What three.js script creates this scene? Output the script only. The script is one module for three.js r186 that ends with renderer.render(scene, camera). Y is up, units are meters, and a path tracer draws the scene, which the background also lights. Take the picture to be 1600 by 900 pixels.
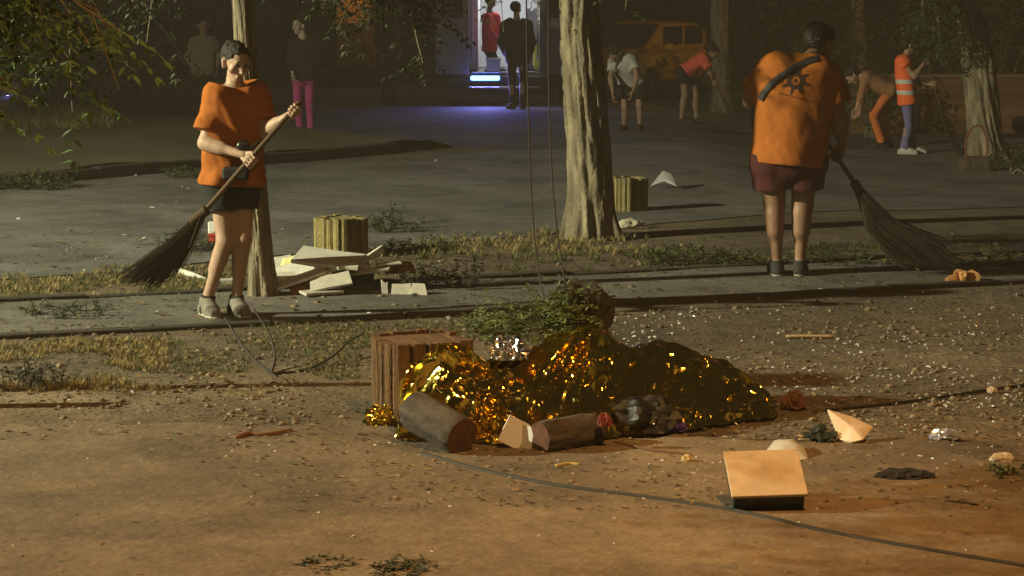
import * as THREE from 'three';
import { mergeGeometries, mergeVertices, toCreasedNormals } from 'three/addons/utils/BufferGeometryUtils.js';
import { ImprovedNoise } from 'three/addons/math/ImprovedNoise.js';
import { RoundedBoxGeometry } from 'three/addons/geometries/RoundedBoxGeometry.js';
import { RectAreaLightUniformsLib } from 'three/addons/lights/RectAreaLightUniformsLib.js';
RectAreaLightUniformsLib.init();

// ------------------------------------------------------------------ camera
const F = 3460, EYE = 2.1, PITCH = Math.atan(470 / F);          // focal length in pixels of the 1600 x 900 photograph
const scene = new THREE.Scene();
const camera = new THREE.PerspectiveCamera(2 * Math.atan(450 / F) * 180 / Math.PI, 16 / 9, 0.1, 600);
camera.position.set(0, EYE, 0); camera.rotation.x = -PITCH;
// ------------------------------------------------------------------ night sky, moonlight
{
  const w = 64, h = 32, a = new Float32Array(w * h * 4);
  for (let i = 0; i < w * h; i++) { const t = Math.floor(i / w) / h; const k = 0.6 + 0.8 * (1 - Math.abs(t - 0.5) * 2); a.set([0.0042 * k, 0.0036 * k, 0.0034 * k, 1], i * 4); }
  const sky = new THREE.DataTexture(a, w, h, THREE.RGBAFormat, THREE.FloatType);
  sky.mapping = THREE.EquirectangularReflectionMapping; sky.magFilter = THREE.LinearFilter; sky.needsUpdate = true;
  scene.background = sky; scene.environment = sky;
}
const moon = new THREE.DirectionalLight(0xdfe6ff, 0.012);
moon.position.set(-14, 22, 12); moon.target.position.set(0, 0, -18); scene.add(moon, moon.target);
moon.castShadow = true; moon.shadow.radius = 3; moon.shadow.mapSize.set(2048, 2048);
Object.assign(moon.shadow.camera, { left: -30, right: 30, top: 30, bottom: -30, near: 1, far: 90 });
const renderer = new THREE.WebGLRenderer({ antialias: true });
renderer.toneMapping = THREE.LinearToneMapping; renderer.toneMappingExposure = 1;
renderer.shadowMap.enabled = true; renderer.shadowMap.type = THREE.PCFSoftShadowMap;
renderer.setSize(1024, 576);
// the two street lamps that light the place stand outside the frame
const LAMP_A = new THREE.Vector3(-16.5, 7.2, -10.4), LAMP_B = new THREE.Vector3(1.7, 6.6, -6.7), LAMP_C = new THREE.Vector3(12.5, 6, -37);
const POWER_A = 2600, POWER_B = 155, POWER_C = 65;
scene.fog = new THREE.FogExp2(0xcfc6b4, 0.0027);

// ------------------------------------------------------------------ helpers
function mulberry(a) { return () => { a |= 0; a = a + 0x6D2B79F5 | 0; let t = Math.imul(a ^ a >>> 15, 1 | a); t = t + Math.imul(t ^ t >>> 7, 61 | t) ^ t; return ((t ^ t >>> 14) >>> 0) / 4294967296; }; }
let rnd = mulberry(7);
const R = (a, b) => a + (b - a) * rnd();
const V = (x, y, z) => new THREE.Vector3(x, y, z);
const clamp = (x, a, b) => Math.min(b, Math.max(a, x));
const smooth = (a, b, x) => { const t = clamp((x - a) / (b - a), 0, 1); return t * t * (3 - 2 * t); };
const perlin = new ImprovedNoise();
const n3 = (x, y, z) => perlin.noise(x, y, z);
const fbm = (x, y, z, o = 4) => { let s = 0, a = 0.5; for (let i = 0; i < o; i++) { s += a * n3(x, y, z); x = x * 2.03 + 7.1; y = y * 2.03 + 3.7; z = z * 2.03 + 1.3; a *= 0.5; } return s; };
const lerpTable = (t, x) => { if (x <= t[0][0]) return t[0][1]; for (let i = 1; i < t.length; i++) if (x <= t[i][0]) { const k = (x - t[i - 1][0]) / (t[i][0] - t[i - 1][0]); return t[i - 1][1] + k * (t[i][1] - t[i - 1][1]); } return t[t.length - 1][1]; };

// the lie of the land: nearly level, a shallow dip at the far right
function T(x, z) {
  const d = -z;
  let y = 0.012 * n3(x * 0.45, 3.1, z * 0.45) * smooth(4, 9, d);
  y -= 0.25 * smooth(2.2, 4.2, x) * smooth(19, 26, d) * (1 - smooth(37, 45, d));
  return y;
}
const cp = Math.cos(PITCH), sp = Math.sin(PITCH);
function ray(u, v) { const a = (u - 800) / F, b = -(v - 450) / F; return V(a, b * cp - sp, -b * sp - cp); }
function P(u, v, d) { const r = ray(u, v), k = d / -r.z; return V(r.x * k, EYE + r.y * k, -d); }         // the point at distance d along z
function G(u, v) { const r = ray(u, v); let y = 0, p; for (let i = 0; i < 6; i++) { const k = (y - EYE) / r.y; p = V(r.x * k, y, r.z * k); y = T(p.x, p.z); } p.y = y; return p; }

const used = {};
function numbered(n) { const k = used[n] = (used[n] ?? -1) + 1; return k ? n + '_' + String(k).padStart(3, '0') : n; }
function tag(o, label, category, group) { o.userData.label = label; o.userData.category = category; if (group) o.userData.group = group; return o; }
function lit(o) { o.castShadow = o.receiveShadow = true; return o; }
function thing(name, label, category, pos = [0, 0, 0], group) {
  const g = new THREE.Group(); g.name = numbered(name); if (pos.isVector3) g.position.copy(pos); else g.position.set(...pos);
  scene.add(g); return tag(g, label, category, group);
}
function part(name, geo, mat, parent) { const m = lit(new THREE.Mesh(geo, mat)); m.name = name; parent.add(m); return m; }
function single(name, geo, mat, label, category, group, pos) { const m = part(numbered(name), geo, mat, scene); if (pos) m.position.copy(pos); return tag(m, label, category, group); }
function struct(name, geo, mat) { const m = part(numbered(name), geo, mat, scene); m.userData.kind = 'structure'; return m; }
function stuff(o, name, label, category) { o.name = numbered(name); lit(o); scene.add(o); tag(o, label, category); o.userData.kind = 'stuff'; return o; }
const rgb = (r, g, b) => new THREE.Color().setRGB(r, g, b);
function mat(c, rough = 0.9, o = {}) { return new THREE.MeshStandardMaterial({ color: Array.isArray(c) ? rgb(...c) : c, roughness: rough, side: THREE.DoubleSide, ...o }); }
function box(w, h, d, x = 0, y = 0, z = 0, bevel = 0) { const g = bevel ? new RoundedBoxGeometry(w, h, d, 2, bevel) : new THREE.BoxGeometry(w, h, d); g.translate(x, y, z); return g; }
const merge = (l) => mergeGeometries(l.map((g) => { const q = g.index ? g.toNonIndexed() : g; for (const k of Object.keys(q.attributes)) if (!['position', 'normal', 'uv'].includes(k)) q.deleteAttribute(k); return q; }));
function geoFrom(pos, idx, col, uv) {
  const g = new THREE.BufferGeometry(); g.setAttribute('position', new THREE.Float32BufferAttribute(pos, 3));
  if (col) g.setAttribute('color', new THREE.Float32BufferAttribute(col, 3));
  if (uv) g.setAttribute('uv', new THREE.Float32BufferAttribute(uv, 2));
  if (idx) g.setIndex(idx); g.computeVertexNormals(); return g;
}
// a tube through points; radius(t, angle) may shape it
function tube(pts, radius, radial = 8, steps = 0, caps = true) {
  const c = new THREE.CatmullRomCurve3(pts.map((p) => p.isVector3 ? p : V(...p))), n = steps || Math.max(2, pts.length * 4);
  const fr = c.computeFrenetFrames(n, false), pos = [], uv = [], idx = [], len = c.getLength();
  const rf = typeof radius === 'function' ? radius : (t) => Array.isArray(radius) ? radius[0] + (radius[1] - radius[0]) * t : radius;
  for (let i = 0; i <= n; i++) {
    const p = c.getPointAt(i / n);
    for (let j = 0; j <= radial; j++) {
      const a = j / radial * Math.PI * 2, r = rf(i / n, j === radial ? 0 : a), N = fr.normals[i], B = fr.binormals[i], ca = Math.cos(a) * r, sa = Math.sin(a) * r;
      pos.push(p.x + N.x * ca + B.x * sa, p.y + N.y * ca + B.y * sa, p.z + N.z * ca + B.z * sa); uv.push(j / radial, i / n * len);
    }
  }
  const w = radial + 1;
  for (let i = 0; i < n; i++) for (let j = 0; j < radial; j++) { const a = i * w + j; idx.push(a, a + w, a + 1, a + 1, a + w, a + w + 1); }
  if (caps) for (const e of [0, n]) { const p = c.getPointAt(e / n), k = pos.length / 3; pos.push(p.x, p.y, p.z); uv.push(0.5, 0.5); for (let j = 0; j < radial; j++) e ? idx.push(k, e * w + j + 1, e * w + j) : idx.push(k, j, j + 1); }
  return geoFrom(pos, idx, null, uv);
}
function twigInto(pos, a, b, r) { // a thin three-sided stick
  const d = b.clone().sub(a).normalize(), s = Math.abs(d.y) < 0.9 ? V(0, 1, 0) : V(1, 0, 0), n = d.clone().cross(s).normalize(), m = d.clone().cross(n);
  const ring = (p, q) => [0, 1, 2].map((i) => { const t = i * 2.094; return p.clone().addScaledVector(n, Math.cos(t) * q).addScaledVector(m, Math.sin(t) * q); });
  const A = ring(a, r), B = ring(b, r * 0.55);
  for (let i = 0; i < 3; i++) { const j = (i + 1) % 3; for (const q of [A[i], B[i], A[j], A[j], B[i], B[j]]) pos.push(q.x, q.y, q.z); }
}
// ---- leaves
class Leaves {
  constructor(c0, c1) { this.p = []; this.c = []; this.c0 = c0; this.c1 = c1; }
  leaf(at, dir, up, len, wid, k = rnd()) {
    const s = V().crossVectors(dir, up).normalize(), m = at.clone().addScaledVector(dir, len * 0.45), t = at.clone().addScaledVector(dir, len), f = up.clone().multiplyScalar(wid * 0.18);
    const l = m.clone().addScaledVector(s, -wid / 2).add(f), r = m.clone().addScaledVector(s, wid / 2).add(f);
    for (const q of [at, l, t, at, t, r]) { this.p.push(q.x, q.y, q.z); for (let i = 0; i < 3; i++) this.c.push(this.c0[i] + (this.c1[i] - this.c0[i]) * k); }
  }
  pinnate(at, dir, len, n, ls) {                       // a feathered leaf: pairs of leaflets along a drooping stalk
    let p = at.clone(), d = dir.clone().normalize(); const k = rnd(), step = len / n;
    for (let i = 0; i < n; i++) {
      d.y -= 0.07; d.normalize(); const q = p.clone().addScaledVector(d, step);
      const side = V().crossVectors(d, V(R(-.3, .3), 1, R(-.3, .3))).normalize();
      for (const s of [-1, 1]) { const ld = side.clone().multiplyScalar(s).addScaledVector(d, 0.5).add(V(R(-.2, .2), R(-.75, .05), R(-.2, .2))).normalize(); this.leaf(q, ld, V(R(-.5, .5), 1, R(-.5, .5)).normalize(), ls * R(.8, 1.15), ls * 0.42, clamp(k + R(-.25, .25), 0, 1)); }
      p = q;
    }
    this.leaf(p, d, V(0, 1, 0.1).normalize(), ls, ls * 0.42, k);
  }
  geo() { return geoFrom(this.p, null, this.c); }
}
// ---- textures: tileable noise
function tile(size, seed, fn, srgb = true) {
  const a = new Uint8Array(size * size * 4), r = mulberry(seed), per = {};
  const lattice = (n, m) => per[n + '_' + m] ??= Float32Array.from({ length: n * m }, () => r());
  const noise = (n, x, y, m = n) => { const L = lattice(n, m), fx = x * n, fy = y * m, i = Math.floor(fx), j = Math.floor(fy), u = fx - i, v = fy - j, s = u * u * (3 - 2 * u), t = v * v * (3 - 2 * v), g = (p, q) => L[((q % m) + m) % m * n + ((p % n) + n) % n]; return (g(i, j) * (1 - s) + g(i + 1, j) * s) * (1 - t) + (g(i, j + 1) * (1 - s) + g(i + 1, j + 1) * s) * t; };
  for (let y = 0; y < size; y++) for (let x = 0; x < size; x++) { const c = fn(x / size, y / size, noise, r), o = (y * size + x) * 4; for (let i = 0; i < 3; i++) a[o + i] = clamp((Array.isArray(c) ? c[i] : c) * 255, 0, 255); a[o + 3] = 255; }
  const t = new THREE.DataTexture(a, size, size); t.wrapS = t.wrapT = THREE.RepeatWrapping; t.magFilter = THREE.LinearFilter; t.minFilter = THREE.LinearMipmapLinearFilter; t.generateMipmaps = true;
  if (srgb) t.colorSpace = THREE.SRGBColorSpace; t.needsUpdate = true; return t;
}
const grit = (n, x, y) => 0.30 * n(5, x, y) + 0.22 * n(17, x, y) + 0.2 * n(61, x, y) + 0.16 * n(190, x, y) + 0.12 * n(420, x, y);
const dirtMap = tile(1024, 11, (x, y, n) => { const g = grit(n, x, y), sp2 = n(330, x + .3, y) > .86 ? .16 : 0, dk = n(140, x, y + .2) > .82 ? -.14 : 0, v = .42 + .7 * g + sp2 + dk; return [v, v * .985, v * .96]; });
const asphaltMap = tile(1024, 12, (x, y, n) => { const g = grit(n, x, y), s = n(400, x, y) > .8 ? .1 : 0, patch = smooth(.55, .75, n(7, x + .4, y)) * .1; const v = .5 + .5 * g + s - patch; return [v, v, v]; });
const gritBump = tile(512, 13, (x, y, n) => .25 * n(9, x, y) + .3 * n(40, x, y) + .45 * n(170, x, y), false);
const barkMap = tile(512, 14, (x, y, n) => { const v = .55 + .38 * n(24, x, y, 5) + .12 * n(90, x, y, 40) - .12 * n(8, x, y); return [v, v * .97, v * .92]; });
const clothMap = tile(256, 15, (x, y, n) => { const v = .8 + .1 * n(6, x, y) + .08 * n(60, x, y) + .06 * ((Math.floor(x * 256) + Math.floor(y * 256)) % 2); return [v, v, v]; });
const woodMap = tile(512, 16, (x, y, n) => { const v = .5 + .3 * n(40, x, y, 4) + .2 * n(120, x, y, 36) + .15 * n(9, x, y); return [v, v * .97, v * .9]; });

// ================================================================== SETTING
function sheet(xs, zs, lift, keep, colour, uvScale) {
  const pos = [], col = [], uv = [], idx = [], nx = xs.length;
  for (const z of zs) for (const x of xs) { const p = keep ? keep(x, z) : [x, z]; pos.push(p[0], T(p[0], p[1]) + lift, p[1]); const c = colour(p[0], p[1]); col.push(...c); uv.push(p[0] / uvScale, p[1] / uvScale); }
  for (let j = 0; j < zs.length - 1; j++) for (let i = 0; i < nx - 1; i++) { const a = j * nx + i; idx.push(a, a + 1, a + nx, a + 1, a + nx + 1, a + nx); }
  return geoFrom(pos, idx, col, uv);
}
const span = (a, b, s) => { const o = []; const n = Math.max(1, Math.round((b - a) / s)); for (let i = 0; i <= n; i++) o.push(a + (b - a) * i / n); return o; };
// patches of differing soil, irregular and without any regard to the light
const patchy = (x, z, f = 1) => 1 + 0.75 * fbm(x * 0.9 * f, 0.5, z * 0.9 * f, 5);
const xsG = [-300, -120, -60, -30, ...span(-16, 16, 0.22), 30, 60, 120, 300], zsG = [-400, -200, -110, ...span(-70, -40, 1.2), ...span(-39.6, -4, 0.2), 0, 20, 80].reverse();
struct('ground', sheet(xsG, zsG, 0, null, (x, z) => {
  const k = patchy(x, z), r = smooth(-.05, .25, fbm(x * .35 + 9, 2, z * .35, 3));
  return [(.215 + .035 * r) * k, (.172 + .01 * r) * k, (.118 - .012 * r) * k];
}, 3.1), mat(0xffffff, 0.95, { vertexColors: true, map: dirtMap, bumpMap: gritBump, bumpScale: 0.012 }));
// the carriageway, running back to the right
const roadDir = V(0.80, 0, -0.60), roadNrm = V(-0.60, 0, -0.80);             // along, and away from the camera
const roadNear = V(-3.4, 0, -16.1);
function strip(o, dir, nrm, s0, s1, w0, w1, step, lift, colour, uvs, rag) {
  const S = span(s0, s1, step), W = span(w0, w1, step), pos = [], col = [], uv = [], idx = [];
  for (const w of W) for (const s of S) {
    let q = w; if (rag && (w === W[0] || w === W[W.length - 1])) q += rag * fbm(s * 1.7, w, 4.4, 4) * 2;
    const x = o.x + dir.x * s + nrm.x * q, z = o.z + dir.z * s + nrm.z * q; pos.push(x, T(x, z) + lift, z); col.push(...colour(x, z)); uv.push(x / uvs, z / uvs);
  }
  for (let j = 0; j < W.length - 1; j++) for (let i = 0; i < S.length - 1; i++) { const a = j * S.length + i; idx.push(a, a + 1, a + S.length, a + 1, a + S.length + 1, a + S.length); }
  return geoFrom(pos, idx, col, uv);
}
const asphaltC = (b, warm) => (x, z) => { const k = 1 + 0.5 * fbm(x * .5, 1, z * .5, 4), st = 1 - .3 * smooth(.12, .3, fbm(x * .22 + 3, 7, z * .9, 4)); return [b * k * st * (1 + warm), b * k * st * (1 + warm * .35), b * k * st * (1 - warm)]; };
const asphaltM = mat(0xffffff, 0.88, { vertexColors: true, map: asphaltMap, bumpMap: gritBump, bumpScale: 0.006 });
struct('road', strip(roadNear, roadDir, roadNrm, -16, 60, 0, 8.0, 0.3, 0.008, asphaltC(.27, .035), 2.7, .16), asphaltM);
struct('parking_area', strip(V(-26, 0, -29.5), V(1, 0, 0), V(0, 0, -1), 0, 60, 0, 24, 0.6, 0.004, asphaltC(.16, .03), 2.9, .4), asphaltM);
const pathDir = V(0.935, 0, -0.355).normalize(), pathNrm = V(-0.355, 0, -0.935).normalize(), pathO = V(-1.7, 0, -13.75);
struct('path', strip(pathO, pathDir, pathNrm, -7, 11, 0, 1.45, 0.15, 0.008, asphaltC(.25, .08), 2.3, .05), asphaltM);
// trodden sandy forecourt nearest the camera
struct('forecourt', strip(V(-6, 0, -10.75), V(0.985, 0, 0.06), V(0.06, 0, 0.985), 0, 13, 0, 6.2, 0.15, 0.008, (x, z) => { const k = 1 + .6 * fbm(x * .8, 1, z * .8, 5) + .14 * fbm(x * .5, 8, z * 3, 3); return [.29 * k, .21 * k, .13 * k]; }, 3.7, .35), mat(0xffffff, 0.92, { vertexColors: true, map: asphaltMap, bumpMap: gritBump, bumpScale: 0.007 }));
// kerbs: rows of stones
const kerbM = [0, 1, 2].map((i) => mat([.13 + i * .015, .12 + i * .013, .1 + i * .01], 0.9, { map: dirtMap, bumpMap: gritBump, bumpScale: 0.008 }));
function kerb(name, a, b, w, h, len, sunk, tone = 1) {
  const ms = kerbM.map((m) => { const q = m.clone(); q.color.multiplyScalar(tone); return q; });
  const g = new THREE.Group(); g.name = numbered(name); g.userData.kind = 'structure'; scene.add(g);
  const L = a.distanceTo(b), n = Math.round(L / len), yaw = Math.atan2(-(b.z - a.z), b.x - a.x), geo = box(L / n - 0.012, h + sunk, w, 0, (h - sunk) / 2, 0, 0.012);
  for (let i = 0; i < n; i++) { const m = part('kerb_stone', geo, ms[i % 3], g), p = a.clone().lerp(b, (i + .5) / n); m.position.set(p.x, T(p.x, p.z) + R(-.01, .012), p.z); m.rotation.set(R(-.02, .02), yaw + R(-.012, .012), R(-.012, .012)); }
  return g;
}
const onPath = (s, w) => pathO.clone().addScaledVector(pathDir, s).addScaledVector(pathNrm, w);
kerb('path_kerb', onPath(-6, -0.06), onPath(9, -0.06), 0.09, 0.035, 0.9, 0.1);
kerb('path_kerb', onPath(-6, 1.52), onPath(9, 1.52), 0.09, 0.03, 0.9, 0.1);
const kA = G(60, 288), kB = G(620, 239); kB.y = kA.y = 0;
{ const d = kB.clone().sub(kA).normalize(); kerb('road_kerb', kA.clone().addScaledVector(d, -6), kB.clone().addScaledVector(d, -.1), 0.16, 0.13, 1.0, 0.12, .5); }
// raised verge behind the far kerb
{
  const d = kB.clone().sub(kA).normalize(), nrm = V(-Math.abs(d.z), 0, -d.x).normalize();
  const pos = [], col = [], idx = [], S = span(-6, 7.2, .25), W = span(0.07, 7, .25);
  for (const w of W) for (const s of S) { const x = kA.x + d.x * s + nrm.x * w, z = kA.z + d.z * s + nrm.z * w; const edge = Math.min(smooth(7, 6, w), smooth(7.2, 6.4, s)); pos.push(x, T(x, z) + (0.13 + .12 * smooth(.5, 3, w) + .09 * fbm(x, 1, z, 3)) * edge - .03 * (1 - edge), z); const k = patchy(x, z); col.push(.12 * k, .1 * k, .065 * k); }
  for (let j = 0; j < W.length - 1; j++) for (let i = 0; i < S.length - 1; i++) { const a = j * S.length + i; idx.push(a, a + 1, a + S.length, a + 1, a + S.length + 1, a + S.length); }
  struct('verge', geoFrom(pos, idx, col), mat(0xffffff, 0.95, { vertexColors: true }));
}
// ------------------------------------------------------------------ street lamps outside the frame
const steel = mat([.16, .16, .16], 0.55, { metalness: 0.6 }), black = mat([.012, .012, .013], 0.7);
function streetLamp(label, foot, head, colour, power, target, angle) {
  const t = thing('street_lamp', label, 'street lamp', foot, 'street lamps outside the picture');
  const h = head.clone().sub(foot);
  part('pole', tube([[0, 0, 0], [0, h.y * .5, 0], [0, h.y + .1, 0]], [.075, .05], 12), steel, t);
  part('arm', tube([[0, h.y + .05, 0], [h.x * .4, h.y + .3, h.z * .4], [h.x, h.y + .14, h.z]], .03, 8, 14), steel, t);
  const hd = part('lamp_head', box(.5, .1, .26, h.x, h.y + .09, h.z, .03), steel, t);
  const e = mat([0, 0, 0], .5, { emissive: new THREE.Color(...colour), emissiveIntensity: 14 });
  part('lens', box(.4, .02, .2, h.x, h.y + .03, h.z), e, hd);
  const L = new THREE.SpotLight(new THREE.Color(...colour), power, 0, angle, 0.9, 2);
  L.position.copy(h).add(V(0, -.02, 0)); L.target.position.copy(target).sub(foot); t.add(L, L.target); L.castShadow = true; L.shadow.radius = 7; L.shadow.mapSize.set(2048, 2048); L.shadow.bias = -0.0005; L.name = 'lamp_light'; L.target.name = 'lamp_aim';
}
streetLamp('grey street lamp with a pale lens standing left of the picture', V(LAMP_A.x - .9, 0, LAMP_A.z), LAMP_A, [1, .95, .6], POWER_A, V(-1, 0, -16), .82);
streetLamp('grey street lamp with an amber lens reaching over the forecourt', V(4.4, 0, -4.6), LAMP_B, [1, .51, .15], POWER_B, V(1.2, 0, -7.6), 1.0);
streetLamp('grey street lamp with an amber lens standing far beyond the right edge', V(13.6, 0, LAMP_C.z), LAMP_C, [1, .6, .22], POWER_C, V(-2, .5, -46), .9);
// ------------------------------------------------------------------ far buildings and wall
{
  const b = thing('apartment_building', 'long dark plastered building across the very back of the scene', 'building', [0, 0, -58]);
  const pl = mat([.06, .053, .046], .95, { map: dirtMap }), gl = new THREE.MeshPhysicalMaterial({ color: rgb(.02, .02, .025), roughness: .1 }), fr = mat([.05, .045, .04], .8);
  part('wall', box(70, 9, .5, 0, 4.5, 0), pl, b); part('plinth', box(70.2, .7, .62, 0, .35, .08), mat([.05, .045, .04], .95), b);
  part('roof', box(71, .3, 3, 0, 9.15, -.6), mat([.06, .05, .05], .9), b);
  for (let i = -7; i <= 7; i++) for (const y of [2.2, 5.6]) { const w = part('window', box(1.5, 1.6, .1, i * 4 + 1, y, .28), fr, b); for (const s of [-1, 1]) part('pane', box(.64, 1.4, .04, i * 4 + 1 + s * .35, y, .33), gl, w); }
}
{
  const u0 = P(1330, 150, 36).x, t = thing('garden_wall', 'low brown plastered wall behind the pale tree trunk at right', 'wall', [u0, T(6, -36), -36]);
  part('wall', box(9, .9, .22, 4.5, .45, 0, .02), mat([.3, .155, .075], .95, { map: dirtMap }), t);
  part('coping', box(9.1, .06, .3, 4.5, .93, 0, .015), mat([.2, .13, .08], .9), t);
}
{
  const x0 = P(526, 100, 47).x, x1 = P(581, 100, 47).x, w = x1 - x0, t = thing('kiosk', 'orange kiosk front under the dark leaves left of the ambulance', 'kiosk', [(x0 + x1) / 2, 0, -47]);
  const om = mat([.75, .3, .05], .7, { map: clothMap });
  part('body', box(w, 2.2, 1.6, 0, 1.5, -.8, .03), om, t); part('base', box(w + .08, .4, 1.66, 0, .2, -.8), mat([.03, .03, .03], .9), t);
  part('counter', box(w + .1, .05, .35, 0, 1.35, .15, .01), om, t); part('roof', box(w + .5, .1, 2.1, 0, 2.66, -.5, .02), mat([.1, .05, .03], .8), t);
  const wl = part('wall_lamp', new THREE.SphereGeometry(.06, 14, 10), mat([0, 0, 0], .5, { emissive: new THREE.Color(1, .75, .4), emissiveIntensity: 2 }), t); wl.position.set(0, 2.5, .35);
  const kl = new THREE.PointLight(new THREE.Color(1, .75, .4), 1.3, 0, 2); kl.position.set(0, 2.5, .35); kl.castShadow = true; kl.shadow.radius = 3; kl.name = 'wall_lamp_light'; t.add(kl);
}
// ------------------------------------------------------------------ trees
const barkM = mat([.36, .325, .25], 0.95, { map: barkMap, bumpMap: barkMap, bumpScale: 0.02 });
function trunkGeo(pts, r0, r1, flare, seed, ridge = .12, radial = 72) {
  const k = seed * 7.7;
  return tube(pts, (t, a) => {
    const base = r0 + (r1 - r0) * t + flare * Math.pow(Math.max(0, 1 - t * 9), 2);
    const w = a + .25 * n3(t * 7, k, 1) , g = 1 - Math.abs(n3(Math.cos(w) * 3.6 + k, Math.sin(w) * 3.6, t * 4.2 + k)) * 3.0, fine = n3(Math.cos(a) * 11, Math.sin(a) * 11 + k, t * 34);
    return base * (1 + ridge * (g - .4) + .07 * fine + (flare ? .12 * Math.cos(a * 5 + k) * Math.max(0, 1 - t * 8) : 0));
  }, radial, 110);
}
const leafM = () => new THREE.MeshPhysicalMaterial({ color: 0xffffff, vertexColors: true, roughness: .62, side: THREE.DoubleSide, transmission: .25, thickness: 0 });
const leafMat = leafM();
function tree(name, label, foot, pts, r0, r1, flare, seed, limbs, crown, ridge) {
  rnd = mulberry(seed * 131);
  const t = thing(name, label, 'tree', foot), L = (p) => (p.isVector3 ? p.clone() : V(...p)).sub(foot);
  part('trunk', trunkGeo(pts.map(L), r0, r1, flare, seed, ridge), barkM, t);
  const lv = new Leaves(crown.c0, crown.c1);
  for (const l of limbs) {
    const q = l.map(L); part('limb', tube(q, [r1 * .5, .008], 8), barkM, t);
    const c = new THREE.CatmullRomCurve3(q), twig = [];
    for (let i = 0; i < crown.sprigs; i++) {
      const s = R(.18, 1), o = c.getPointAt(s), dir = V(R(-1, 1), R(-.7, .7), R(-1, 1)).normalize(), len = R(.15, crown.reach), e = o.clone().addScaledVector(dir, len); e.y -= len * crown.droop;
      twigInto(twig, o, e, .005);
      for (let m = 0; m < crown.per; m++) { const p = o.clone().lerp(e, R(.25, 1)); lv.pinnate(p, V(R(-1, 1), R(-.8, .25), R(-1, 1)), crown.leaf * R(.8, 1.2) * 4.2, 5, crown.leaf); }
    }
    part('twigs', geoFrom(twig), barkM, t).userData.kind = 'stuff';
  }
  part('crown', lv.geo(), leafMat, t);
  return t;
}
const GREEN = { c0: [.035, .06, .012], c1: [.1, .13, .03] };
// big furrowed trunk in the middle
{
  const f = G(925, 372), top = P(905, 0, -f.z);
  const pts = [f.clone().add(V(0, -.06, 0)), P(921, 250, -f.z), P(912, 130, -f.z), top, V(top.x, 3.6, f.z - .1), V(top.x + .15, 5.2, f.z - .2)];
  tree('locust_tree', 'stout furrowed grey tree trunk in the middle beside a pale stump', f, pts, .185, .12, .1, 3, [
    [V(top.x, 2.9, f.z), V(top.x - .5, 2.9, f.z + .5), V(top.x - .7, 2.25, f.z + .8)],
    [V(top.x, 3.1, f.z), V(top.x + .4, 2.7, f.z + .5), V(top.x + .4, 2.2, f.z + .9)],
    [V(top.x, 3.5, f.z), V(top.x + .9, 4.2, f.z - .4), V(top.x + 1.7, 4.4, f.z - .7)],
    [V(top.x, 4, f.z), V(top.x - .7, 4.8, f.z - .6), V(top.x - 1.1, 5.3, f.z - 1)]], { ...GREEN, sprigs: 34, per: 3, reach: .5, droop: .35, leaf: .055 }, .16);
}
// slim trunk behind the sweeper at left
{
  const f = G(412, 462), z = f.z, pts = [f.clone().add(V(0, -.05, 0)), P(402, 330, -z), P(394, 230, -z), P(386, 120, -z), P(380, 10, -z), V(-1.95, 3.6, z)];
  const t0 = P(380, 10, -z);
  tree('slim_tree', 'slim leaning tree trunk right behind the sweeper in black shorts', f, pts, .085, .06, .035, 5, [
    [V(t0.x, 2.3, z), V(t0.x + .5, 2.5, z - .5), V(t0.x + 1.15, 1.95, z - .9)],
    [V(t0.x, 2.5, z), V(t0.x - .4, 2.6, z - .6), V(t0.x - .9, 2.0, z - .9)],
    [V(t0.x, 2.7, z), V(t0.x + .6, 2.6, z - .9), V(t0.x + 1.2, 1.98, z - 1.3)],
    [V(t0.x, 2.6, z), V(t0.x + .2, 2.65, z - 1), V(t0.x + .45, 2.0, z - 1.6)],
    [V(t0.x, 2.9, z), V(t0.x - .5, 3.4, z + .5), V(t0.x - .9, 3.7, z + .8)]], { c0: [.02, .035, .008], c1: [.055, .075, .02], sprigs: 46, per: 3, reach: .45, droop: .5, leaf: .06 });
}
// leafy boughs hanging into the upper left corner from a tree outside the frame
{
  const f = V(-4.4, 0, -7.2), pts = [f.clone().add(V(0, -.05, 0)), V(-4.4, 1, -7.2), V(-4.35, 2, -7.25), V(-4.4, 3, -7.3), V(-4.5, 4.2, -7.4)];
  tree('hanging_tree', 'leafy tree whose sprays hang into the upper left corner', f, pts, .12, .08, .06, 8, [
    [V(-4.35, 2.2, -7.25), V(-3.3, 2.5, -8.4), V(-2.4, 2.3, -9.2), V(-1.75, 2.0, -9.4)],
    [V(-4.35, 2.1, -7.25), V(-3.3, 2.4, -8.7), V(-2.5, 2.25, -9.6), V(-1.95, 1.95, -9.9)],
    [V(-4.35, 2.0, -7.25), V(-3.3, 2.2, -8.2), V(-2.5, 1.95, -8.9), V(-2.05, 1.72, -9.0)],
    [V(-4.35, 2.5, -7.25), V(-3.2, 2.6, -8.8), V(-2.4, 2.35, -9.6), V(-1.85, 2.1, -9.8)],
    [V(-4.35, 2.4, -7.25), V(-3.4, 2.5, -8.4), V(-2.6, 2.15, -9.3), V(-2.2, 1.9, -9.6)],
    [V(-4.35, 2.9, -7.25), V(-3.2, 3.4, -8.0), V(-2.5, 3.5, -8.7)]], { c0: [.05, .1, .03], c1: [.14, .25, .075], sprigs: 105, per: 2, reach: .28, droop: .8, leaf: .068 });
}
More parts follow.
